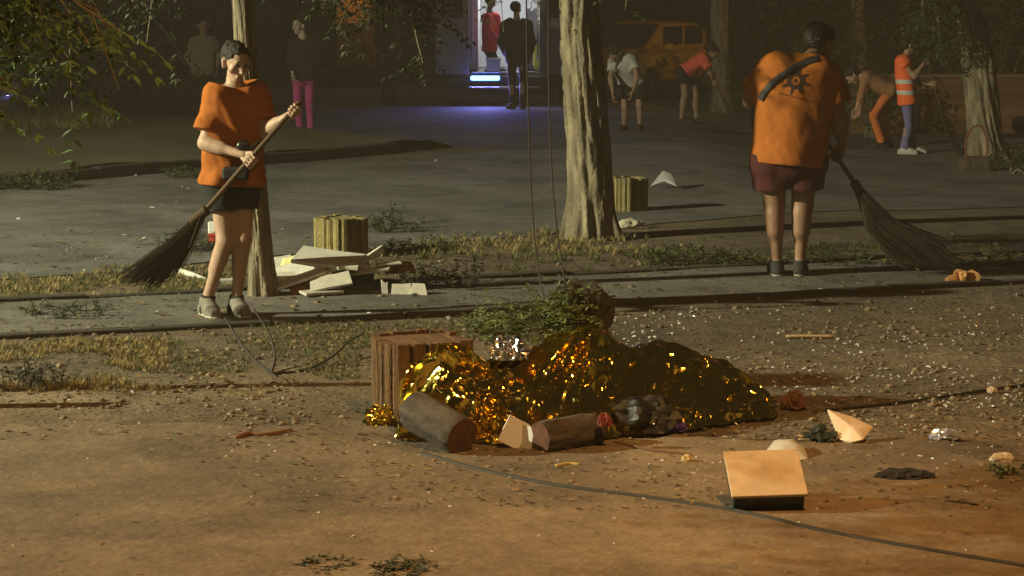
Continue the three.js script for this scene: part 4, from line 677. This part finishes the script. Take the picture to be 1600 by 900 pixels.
crumple('silver_foil', 'crumpled silver foil showing on top of the gold blanket', 'foil', P(796, 552, 10.52), .16, .1, .12, new THREE.MeshPhysicalMaterial({ color: rgb(.9, .9, .92), metalness: 1, roughness: .18 }), 5, .5, 14);
// ---- two short logs weigh the blanket down
function log(label, a, b, r, seed) {
  const d = b.clone().sub(a), t = thing('log', label, 'log', a, 'short logs on the blanket edge');
  part('bark', tube([V(0, 0, 0), d.clone().multiplyScalar(.5), d], (s, an) => r * (1 + .06 * n3(Math.cos(an) * 2 + seed, Math.sin(an) * 2, s * 3) - .1 * Math.abs(n3(Math.cos(an) * 5 + seed, Math.sin(an) * 5, s * 3)) + .04 * n3(Math.cos(an) * 9, Math.sin(an) * 9, s * 14) - .12 * Math.pow(Math.abs(s * 2 - 1), 8)), 36, 40, false), mat([.115, .095, .08], .95, { map: barkMap, bumpMap: barkMap, bumpScale: .01 }), t);
  for (const e of [0, 1]) { const g = new THREE.CircleGeometry(r * .88, 36), p = g.attributes.position; for (let i = 1; i < p.count; i++) { const q = 1 + .08 * n3(p.getX(i) * 30, p.getY(i) * 30, seed); p.setXYZ(i, p.getX(i) * q, p.getY(i) * q, .006 * n3(i, 1, 2)); } g.lookAt(d.clone().multiplyScalar(e ? 1 : -1)); g.translate(d.x * e, d.y * e, d.z * e); part('cut_end', g, mat([.15, .065, .04], .9, { map: woodMap }), t); }
}
log('grey log slanting to the right in front of the blanket', P(646, 640, 10.12), P(722, 683, 9.86), .098, 1);
log('grey log with its reddish cut end facing left, right of the white carton', P(842, 686, 9.92), P(930, 672, 10.14), .085, 4);
{ const t = thing('carton_scrap', 'folded white carton scrap between the two logs', 'carton', P(803, 676, 9.98)); const g = box(.11, .13, .008, 0, 0, 0, .002); g.rotateY(.3); g.rotateZ(-.45); g.rotateX(-.25); part('panel', g, mat([.75, .74, .72], .5), t); const q = box(.07, .12, .008, .055, -.015, -.03, .002); q.rotateY(-.6); q.rotateZ(-.2); part('flap', q, mat([.6, .6, .6], .5), t); }
crumple('plastic_bag', 'black plastic bag at the right of the logs', 'bag', on(1000, 676, .06), .36, .15, .24, new THREE.MeshPhysicalMaterial({ color: rgb(.007, .007, .008), roughness: .55, clearcoat: .1 }), 7, .35, 8);
crumple('purple_cloth', 'purple cloth scrap poking out beside the black bag', 'cloth', on(1049, 676, .025), .14, .05, .1, mat([.07, .03, .25], .8), 8, .35, 8);
crumple('pale_plastic_cup', 'crushed pale green cup lying against the black bag', 'cup', on(980, 680, .035), .1, .06, .06, mat([.4, .46, .38], .4), 9, .25, 8);
crumple('red_scrap', 'small red scrap between the right log and black bag', 'scrap', P(944, 660, 10.0), .06, .06, .05, mat([.2, .03, .02], .8), 10);
crumple('dark_bundle', 'dark cloth bundle on the crest behind the blanket', 'bundle', P(905, 492, 11.1), .34, .22, .3, mat([.022, .02, .012], .95), 13, .4, 8);
// ---- leafy branches lying over the top of the heap
rnd = mulberry(55);
{
  const base = P(860, 505, 10.95), t = thing('leafy_branch', 'fresh green leafy branch lying over the crest of the heap', 'branch', base), lv = new Leaves([.07, .12, .03], [.17, .21, .06]), tw = [];
  const stems = [[[905, 500], [860, 500], [800, 505], [715, 512]], [[880, 500], [872, 480], [850, 468]], [[880, 505], [890, 480], [884, 458]], [[870, 505], [820, 490], [760, 500]], [[860, 512], [800, 520], [730, 518]], [[885, 508], [880, 520], [862, 536]]];
  for (const s of stems) { const pts = s.map(([u, v]) => P(u, v, 10.95 + R(-.1, .12)).sub(base)), c = new THREE.CatmullRomCurve3(pts); for (let i = 0; i < 8; i++) twigInto(tw, c.getPointAt(i / 8), c.getPointAt((i + 1) / 8), .005); for (let i = 0; i < 38; i++) lv.pinnate(c.getPointAt(R(.1, 1)).add(V(R(-.03, .03), R(-.03, .02), R(-.08, .08))), V(R(-1, 1), R(-.1, .8), R(-1, 1)), R(.08, .15), 5, R(.028, .042)); }
  part('stems', geoFrom(tw), barkM, t); part('leaves', lv.geo(), leafMat, t);
}
// ---- loose rubbish on the ground at right
{ const t = thing('shallow_box', 'tan topped shallow box with dark sides lying at lower right', 'box', on(1193, 789)); t.rotation.set(.5, .05, 0); t.position.y += .068; part('lid', box(.31, .014, .28, 0, .082, 0, .004), mat([.62, .47, .31], .7, { map: clothMap }), t); part('tray', box(.29, .075, .26, 0, .038, 0, .006), mat([.025, .035, .035], .5), t); }
// a bowed plate from an outline: corner points on the ground or in the air, real thickness
function plate(name, label, cat, pts, th, bulge, m, group) {
  const b = pts[0].clone(), q = pts.map((p) => p.clone().sub(b)), c = q.reduce((s, p) => s.add(p), V(0, 0, 0)).multiplyScalar(1 / q.length), n = V(0, 0, 0); q.forEach((p, i) => n.add(V().crossVectors(p.clone().sub(c), q[(i + 1) % q.length].clone().sub(c)))); n.normalize();
  const K = 6, pos = [], idx = [], N = q.length * 4, rim = []; for (let i = 0; i < N; i++) { const k = Math.floor(i / 4), f = (i % 4) / 4; rim.push(q[k].clone().lerp(q[(k + 1) % q.length], f).addScaledVector(n, .004 * n3(i * .7, k, 1))); }
  for (const s of [1, -1]) for (let r = 0; r <= K; r++) for (let i = 0; i < N; i++) { const p = c.clone().lerp(rim[i], r / K).addScaledVector(n, bulge * (1 - (r / K) ** 2) + s * th / 2); pos.push(p.x, p.y, p.z); }
  const M = (K + 1) * N; for (const s of [0, 1]) for (let r = 0; r < K; r++) for (let i = 0; i < N; i++) { const a = s * M + r * N + i, d = s * M + r * N + (i + 1) % N; s ? idx.push(a, d, a + N, d, d + N, a + N) : idx.push(a, a + N, d, d, a + N, d + N); }
  for (let i = 0; i < N; i++) { const a = K * N + i, d = K * N + (i + 1) % N; idx.push(a, a + M, d, d, a + M, d + M); }
  return single(name, toCreasedNormals(geoFrom(pos, idx), .7), m, label, cat, group, b);
}
const ceramic = mat([.74, .62, .48], .4), ceramicGrey = mat([.5, .48, .43], .4);
plate('bowl_shard', 'large cream bowl shard standing on edge at the right', 'shard', [P(1293, 641, 10.2), P(1312, 688, 10.1), P(1330, 692, 10.06), P(1348, 688, 10.06), P(1364, 668, 10.16), P(1330, 652, 10.2)], .012, .014, ceramic, 'broken bowl pieces');
plate('bowl_shard', 'grey upturned bowl shard behind the tan box', 'shard', [P(1193, 712, 9.86), P(1214, 722, 9.72), P(1264, 722, 9.72), P(1256, 700, 9.84), P(1240, 688, 9.95), P(1210, 690, 10.0)], .012, .035, ceramicGrey, 'broken bowl pieces');
crumple('dark_plastic', 'crumpled dark teal plastic beside the cream shard', 'plastic', on(1282, 691, .018), .2, .06, .1, new THREE.MeshPhysicalMaterial({ color: rgb(.02, .035, .033), roughness: .35 }), 15, .5, 9);
crumple('black_cloth', 'flat black cloth on bare ground at the right', 'cloth', on(1414, 748, .012), .235, .04, .12, mat([.016, .015, .022], .9), 16, .4, 8);
crumple('brown_scrap', 'brown crumpled scrap beyond the right end of the blanket', 'scrap', on(1240, 640, .03), .12, .08, .1, mat([.12, .05, .02], .9), 17, .5, 9);
crumple('orange_scrap', 'orange crumpled paper by the path at far right', 'paper', on(1504, 446, .03), .19, .1, .1, mat([.5, .25, .09], .85), 18, .5, 9);
plate('white_paper', 'folded white paper peaked like a tent by the small stump', 'paper', [P(1016, 291, 23.1), P(1038, 283, 23.1), P(1057, 291, 23.0), P(1049, 272, 23.2), P(1036, 267, 23.3)], .006, .02, mat([.4, .4, .4], .8));
crumple('flattened_bottle', 'clear bluish crushed bottle near the right edge', 'bottle', on(1476, 688, .02), .13, .05, .06, new THREE.MeshPhysicalMaterial({ color: rgb(.3, .33, .45), roughness: .15, clearcoat: 1 }), 20, .3, 8);
crumple('stone', 'small pale stone near the right edge below the bottle', 'stone', on(1564, 722, .015), .1, .04, .06, mat([.5, .44, .34], .9), 21, .3, 5);
crumple('rubble_lump', 'brown rubble lump propping up the tan topped box', 'rubble', on(1196, 776, .045), .2, .12, .1, mat([.15, .09, .05], .9), 27, .3, 5);
crumple('stone', 'small tan stone left of the tan box', 'stone', on(1074, 723, .012), .05, .035, .04, mat([.5, .38, .18], .9), 22, .3, 5);
crumple('stone', 'pale pink stone right of the black cloth', 'stone', on(1550, 614, .012), .05, .03, .04, mat([.6, .48, .38], .9), 23, .3, 5);
crumple('stone', 'pale stone at the base of the middle trunk\'s right root', 'stone', on(985, 357, .03), .22, .08, .12, mat([.5, .46, .36], .9), 24, .3, 5);
{ const t = thing('carton', 'red and white drink carton behind the left sweeper\'s knee', 'carton', on(334, 380)); part('lower', box(.09, .08, .07, 0, .04, 0, .008), mat([.5, .03, .03], .6), t); part('upper', box(.085, .1, .066, 0, .13, 0, .012), mat([.75, .73, .7], .6), t); }
function stick(name, label, pts, r, m, cat = 'stick', group) { const b = pts[0]; return single(name, tube(pts.map((p) => p.clone().sub(b)), r, 7, 0), m, label, cat, group, b.clone()); }
stick('lath', 'pale straight lath lying on the gritty ground at right', [on(1228, 529, .012), on(1262, 529, .014), on(1302, 529, .012)], .011, mat([.5, .38, .22], .85));
stick('bone_white_stick', 'short white stick on the grass by the swung broom', [on(278, 428, .02), on(300, 433, .02), on(322, 439, .015)], [.03, .008], boardM[2]);
stick('brown_stick', 'reddish brown stick on the ground left of the stump', [on(368, 688, .01), on(390, 683, .018), on(412, 684, .014), on(455, 676, .01)], .012, mat([.16, .07, .03], .9));
stick('thin_stick', 'thin dark stick near the right edge below the black cloth', [on(1476, 786, .008), on(1500, 789, .012), on(1530, 793, .008)], .007, mat([.05, .04, .03], .9));
stick('thin_stick', 'thin brown stick just below the right log', [on(960, 694, .008), on(1020, 708, .012), on(1078, 714, .008)], .009, mat([.12, .06, .03], .9));
stick('thin_stick', 'thin straw stick on the sand below the blanket middle', [on(868, 731, .008), on(888, 728, .01), on(905, 729, .008)], .008, mat([.45, .34, .12], .9));
// ---- cables and wires
const cableM = mat([.03, .026, .022], .75);
stick('cable', 'long dark cable running to the lower right corner', [on(660, 712, .009), on(760, 740, .009), on(880, 764, .011), on(1020, 782, .009), on(1150, 802, .009), on(1290, 834, .009), on(1420, 858, .009), on(1560, 882, .009), on(1680, 902, .009)], .0105, cableM, 'cable');
stick('cable', 'dark cable lying from the cream shard to the right edge', [on(1290, 643, .008), on(1380, 634, .008), on(1470, 624, .012), on(1560, 609, .008), on(1680, 596, .008)], .008, cableM, 'cable');
stick('hanging_wire', 'thin wire hanging left of the middle trunk, nearer the left', [V(P(820, 0, 11.3).x, 4.4, -11.3), P(823, 60, 11.3), P(826, 180, 11.3), P(830, 300, 11.3), P(838, 400, 11.25), P(852, 474, 11.1), P(862, 500, 11.05)], .0042, cableM, 'wire', 'wires hanging before the middle trunk');
stick('hanging_wire', 'thin wire hanging against the middle trunk\'s left side', [V(P(856, 0, 11.3).x, 4.4, -11.3), P(857, 60, 11.3), P(859, 200, 11.3), P(866, 320, 11.3), P(876, 400, 11.25), P(888, 470, 11.15), P(892, 500, 11.1)], .0042, cableM, 'wire', 'wires hanging before the middle trunk');
{ // the overhead cable they hang from, above the frame
  const z = -11.3; single('overhead_cable', tube([V(-8, 4.7, z), V(-3, 4.45, z), V(.2, 4.4, z), V(4, 4.5, z), V(9, 4.8, z)], .012, 6, 40), cableM, 'black overhead cable that the two thin wires hang from', 'cable'); }
{ // bare forked branch at the left
  const b = on(424, 586, .01), t = thing('bare_branch', 'bare forked branch with curved twigs on the ground at left', 'branch', b), q = (u, v, d) => P(u, v, d).sub(b), d = -b.z;
  part('twig', tube([V(0, 0, 0), q(400, 564, d + .1), q(372, 530, d + .25), q(352, 496, d + .35)], [.009, .006], 7), cableM, t); part('twig', tube([V(0, 0, 0), q(430, 556, d + .1), q(420, 520, d + .2), q(396, 482, d + .3)], [.008, .005], 7), cableM, t);
  part('twig', tube([V(0, 0, 0), q(470, 580, d + .1), q(515, 560, d + .35), q(545, 534, d + .7), q(570, 520, d + 1.1)], [.008, .004], 7), cableM, t); part('twig', tube([V(0, 0, 0), q(450, 600, d - .15), q(500, 604, d - .2)], [.008, .004], 7), cableM, t);
}
{ // dark shopping bag with loop handle at the foot of the pale trunk
  const b = on(1526, 268), t = thing('carrier_bag', 'dark brown bag with a tall loop handle before the pale trunk', 'bag', b), s = -b.z / F;
  part('body', meshPrims([cap(V(-.13, .1, 0), V(.13, .1, 0), .1, .1), cap(V(-.15, .04, 0), V(.15, .04, 0), .09)], .05, .014, (d, x, y, z) => Math.max(d + .014 * n3(x * 14, y * 10, z * 14), -y)), mat([.07, .05, .035], .85), t);
  part('handle', tube([[-.13, .15, .02], [-.16, .35, .03], [-.1, .54, .03], [0, .6, .03], [.08, .52, .03], [.12, .33, .03], [.11, .15, .02]], .013, 8, 40), mat([.2, .05, .035], .7), t);
}
// a post and a bollard outside the frame at left, whose shadows streak across the ground
{ const t = thing('sign_post', 'thin steel post standing just outside the left edge', 'post', [-3.6, 0, -11.4]); part('pole', tube([[0, 0, 0], [0, 1, 0], [0, 2.1, 0]], .045, 12), steel, t); part('plate', box(.02, .3, .3, 0, 1.95, .0, .008), steel, t); }
{ const t = thing('bollard', 'short steel bollard just outside the left edge', 'bollard', [-3.2, 0, -11.0]); part('pole', tube([[0, 0, 0], [0, .3, 0], [0, .55, 0]], .06, 14), steel, t); part('cap', (() => { const g = new THREE.SphereGeometry(.064, 16, 8, 0, 6.3, 0, 1.6); g.translate(0, .55, 0); return g; })(), steel, t); }

// ================================================================== GROUND COVER
rnd = mulberry(61);
function scatter(name, label, cat, geo, m, list, colour) {
  const im = new THREE.InstancedMesh(geo, m, list.length), M = new THREE.Matrix4(), q = new THREE.Quaternion(), e = new THREE.Euler(), c = new THREE.Color();
  list.forEach(([x, y, z, s, rx, ry, rz, sy], i) => { M.compose(V(x, y, z), q.setFromEuler(e.set(rx, ry, rz)), V(s, s * (sy ?? 1), s)); im.setMatrixAt(i, M); if (colour) { const k = colour(x, z); im.setColorAt(i, c.setRGB(...k)); } });
  return stuff(im, name, label, cat);
}
const field2 = (u0, u1, v0, v1) => { const p = G(R(u0, u1), v0 + (v1 - v0) * rnd()); return p; };
// splinters of glass
{
  const g = geoFrom([-.5, 0, -.3, .55, 0, -.2, .1, .02, .5, -.4, .22, -.2, .45, .24, -.15, .05, .25, .4], [0, 1, 2, 3, 5, 4, 0, 3, 1, 1, 3, 4, 1, 4, 2, 2, 4, 5, 2, 5, 0, 0, 5, 3]).toNonIndexed(); g.computeVertexNormals();
  const list = [], put = (n, u0, u1, v0, v1, s) => { let k = 0; for (let t = 0; t < n * 6 && k < n; t++) { const p = field2(u0, u1, v0, v1); if (fbm(p.x * .9, 3, p.z * .9, 3) < -.05 + .3 * rnd() - .1) continue; list.push([p.x, p.y + .006, p.z, s * Math.pow(rnd(), 2.2) * 1.6 + .004, R(-.9, .9), R(0, 6), R(-.9, .9)]); k++; } };
  put(950, 950, 1600, 480, 640, .015); put(380, 100, 950, 540, 720, .012); put(300, 650, 1600, 640, 800, .012); put(160, 0, 1600, 380, 520, .018); put(60, 0, 1600, 700, 880, .012); put(50, 0, 700, 250, 420, .03);
  scatter('glass_splinters', 'glittering broken glass splinters strewn over the ground', 'glass', g, new THREE.MeshPhysicalMaterial({ color: rgb(.6, .61, .58), roughness: .16, clearcoat: 1, clearcoatRoughness: .05 }), list);
}
// pebbles and crumbs of earth
{
  const g = new THREE.IcosahedronGeometry(.5, 1), p = g.attributes.position; for (let i = 0; i < p.count; i++) { const q = V().fromBufferAttribute(p, i), k = 1 + .5 * n3(q.x * 3, q.y * 3, q.z * 3); p.setXYZ(i, q.x * k, q.y * k * .6, q.z * k); } g.computeVertexNormals();
  const list = []; const put = (n, u0, u1, v0, v1, s) => { for (let i = 0; i < n; i++) { const q = field2(u0, u1, v0, v1); if (fbm(q.x * 1.1 + 4, 2, q.z * 1.1, 3) < -.12 + .25 * rnd()) continue; list.push([q.x, q.y + .004, q.z, s * Math.pow(rnd(), 4) * 1.8 + .004, R(-.4, .4), R(0, 6), R(-.4, .4)]); } };
  put(5200, -60, 1660, 500, 660, .022); put(2600, 300, 1660, 640, 780, .018); put(500, -60, 1660, 760, 920, .012); put(1400, -60, 1660, 380, 500, .03);
  scatter('pebbles', 'small pebbles and crumbs of earth on the ground', 'pebbles', g, mat(0xffffff, .92), list, () => { const k = R(.5, 1.2); return [.2 * k, .155 * k, .1 * k]; });
}
// fallen leaves
{
  const g = geoFrom([0, 0, 0, -.25, .1, .45, 0, .04, 1, .25, .12, .45], [0, 1, 2, 0, 2, 3]); const list = [];
  const put = (n, u0, u1, v0, v1, s) => { for (let i = 0; i < n; i++) { const q = field2(u0, u1, v0, v1); list.push([q.x, q.y + .012, q.z, s * R(.6, 1.4), R(-.3, .3), R(0, 6), R(-.3, .3)]); } };
  put(1500, -60, 1660, 500, 690, .034); put(500, 300, 1660, 680, 800, .03); put(900, -60, 1660, 360, 500, .05); put(50, 0, 1600, 780, 900, .025); put(900, 1380, 1660, 396, 417, .06);
  scatter('leaf_litter', 'dry fallen leaves scattered over the ground', 'leaves', g, mat(0xffffff, .85), list, () => { const k = R(.4, 1.1), w = rnd(); return w < .5 ? [.24 * k, .16 * k, .07 * k] : w < .8 ? [.12 * k, .08 * k, .04 * k] : [.12 * k, .15 * k, .05 * k]; });
}
// grass: tufts of bent blades
{
  const pos = [], B = (a, l, w, lean) => { const c = Math.cos(a), s = Math.sin(a), q = (r, y, k) => [c * r - s * k * w, y, s * r + c * k * w]; const p0 = q(.02, 0, -1), p1 = q(.02, 0, 1), p2 = q(lean * .45, l * .6, -.7), p3 = q(lean * .45, l * .6, .7), p4 = q(lean, l * .92, 0); pos.push(...p0, ...p1, ...p2, ...p1, ...p3, ...p2, ...p2, ...p3, ...p4); };
  for (let i = 0; i < 14; i++) B(R(0, 6.28), R(.5, 1.1), .028, R(.15, .75)); const g = geoFrom(pos);
  const mk = (zones) => { const list = []; for (const [n, u0, u1, v0, v1, s, th, up = 0] of zones) { let k = 0; for (let t = 0; t < n * 8 && k < n; t++) { const q = field2(u0, u1, v0, v1); if (fbm(q.x * 1.3 + 5, 1, q.z * 1.3, 3) < th) continue; const w = pathO.clone().sub(q).negate(), wd = w.dot(pathNrm); if (wd > -.02 && wd < 1.5) continue; const rw = q.clone().sub(roadNear), rd = rw.dot(roadNrm); if (rd > .2 && rd < 7.9) continue; list.push([q.x, q.y - .005 + up, q.z, s * R(.55, 1.3), R(-.15, .15), R(0, 6), R(-.15, .15)]); k++; } } return list; };
  scatter('green_grass', 'green grass tufts along the verges', 'grass', g, mat(0xffffff, .8), mk([[1300, -60, 560, 418, 500, .05, -.06], [2200, -60, 560, 500, 600, .034, -.04], [300, 560, 960, 360, 470, .07, .02], [260, 960, 1660, 385, 430, .07, .08], [300, -40, 330, 285, 300, .16, -.1], [300, 560, 950, 460, 560, .05, .05]]), () => { const k = R(.6, 1.2); return [.13 * k, .145 * k, .05 * k]; });
  scatter('dry_grass', 'yellowed dry grass tufts along the verges', 'dry grass', g, mat(0xffffff, .85), mk([[1300, -60, 560, 420, 500, .05, -.1], [800, -60, 260, 530, 612, .05, .02], [500, 640, 1010, 355, 400, .07, -.1], [900, -60, 175, 200, 232, .2, -.3, .2], [300, 430, 700, 440, 480, .06, -.1], [900, 0, 900, 500, 620, .035, .02]]), () => { const k = R(.6, 1.25); return [.36 * k, .28 * k, .12 * k]; });
}
// weeds one can tell apart
function weed(label, u, v, w, h, n, ls, c0 = [.045, .075, .02], c1 = [.11, .14, .04]) {
  const b = on(u, v), t = thing('weed_clump', label, 'weeds', b, 'weed clumps along the verges'), lv = new Leaves(c0, c1), st = [];
  for (let i = 0; i < n; i++) { const x = R(-.5, .5) * w, z = R(-.5, .5) * Math.min(w, .5), top = V(x + R(-.08, .08), h * R(.35, 1.05), z + R(-.08, .08)); twigInto(st, V(x, 0, z), top, .0035); for (let k = 0; k < 9; k++) { const a = R(0, 6.28); lv.leaf(V(x, 0, z).lerp(top, R(.2, 1)), V(Math.cos(a), R(-.3, .6), Math.sin(a)).normalize(), V(R(-.4, .4), 1, R(-.4, .4)).normalize(), ls * R(.6, 1.2), ls * .55); } }
  part('stems', geoFrom(st), strawM, t).userData.kind = 'stuff'; part('leaves', lv.geo(), leafMat, t);
}
weed('weedy clump just right of the pale stump behind the boards', 612, 362, .42, .16, 26, .05);
weed('tall single weed stalk right of the pale stump', 614, 352, .06, .22, 6, .05);
weed('spreading weeds between the pale stump and the middle trunk', 650, 392, .5, .1, 34, .045);
weed('dark leafy weeds right of the board heap', 690, 448, .5, .2, 46, .05, [.03, .05, .015], [.08, .1, .03]);
weed('long low weed bank left of the broad sweeper\'s feet', 1090, 412, .8, .14, 80, .045);
weed('weeds behind the broad sweeper\'s shoes', 1290, 412, .6, .09, 40, .045);
weed('green weeds on the road edge behind the left sweeper', 292, 392, .4, .16, 34, .05);
weed('green weeds along the far kerb at the left edge', 45, 296, .9, .2, 70, .07);
weed('weeds on the far kerb behind the left sweeper', 285, 278, .4, .14, 24, .06);
weed('small dark green tuft on the sand at the bottom middle', 636, 890, .16, .03, 40, .022, [.03, .045, .015], [.07, .08, .03]);
weed('small dark tuft on the sand at the bottom left of middle', 500, 884, .18, .018, 30, .02, [.03, .045, .015], [.07, .08, .03]);
weed('small green sprig near the right edge below the pale stone', 1580, 742, .14, .03, 18, .03);
weed('scrubby dark plant at the left edge before the dry grass', 60, 600, .34, .12, 30, .035, [.03, .035, .015], [.07, .07, .03]);
weed('low weeds on the grass left of the sweeper\'s shoes', 100, 492, .5, .09, 40, .035);

renderer.render(scene, camera);
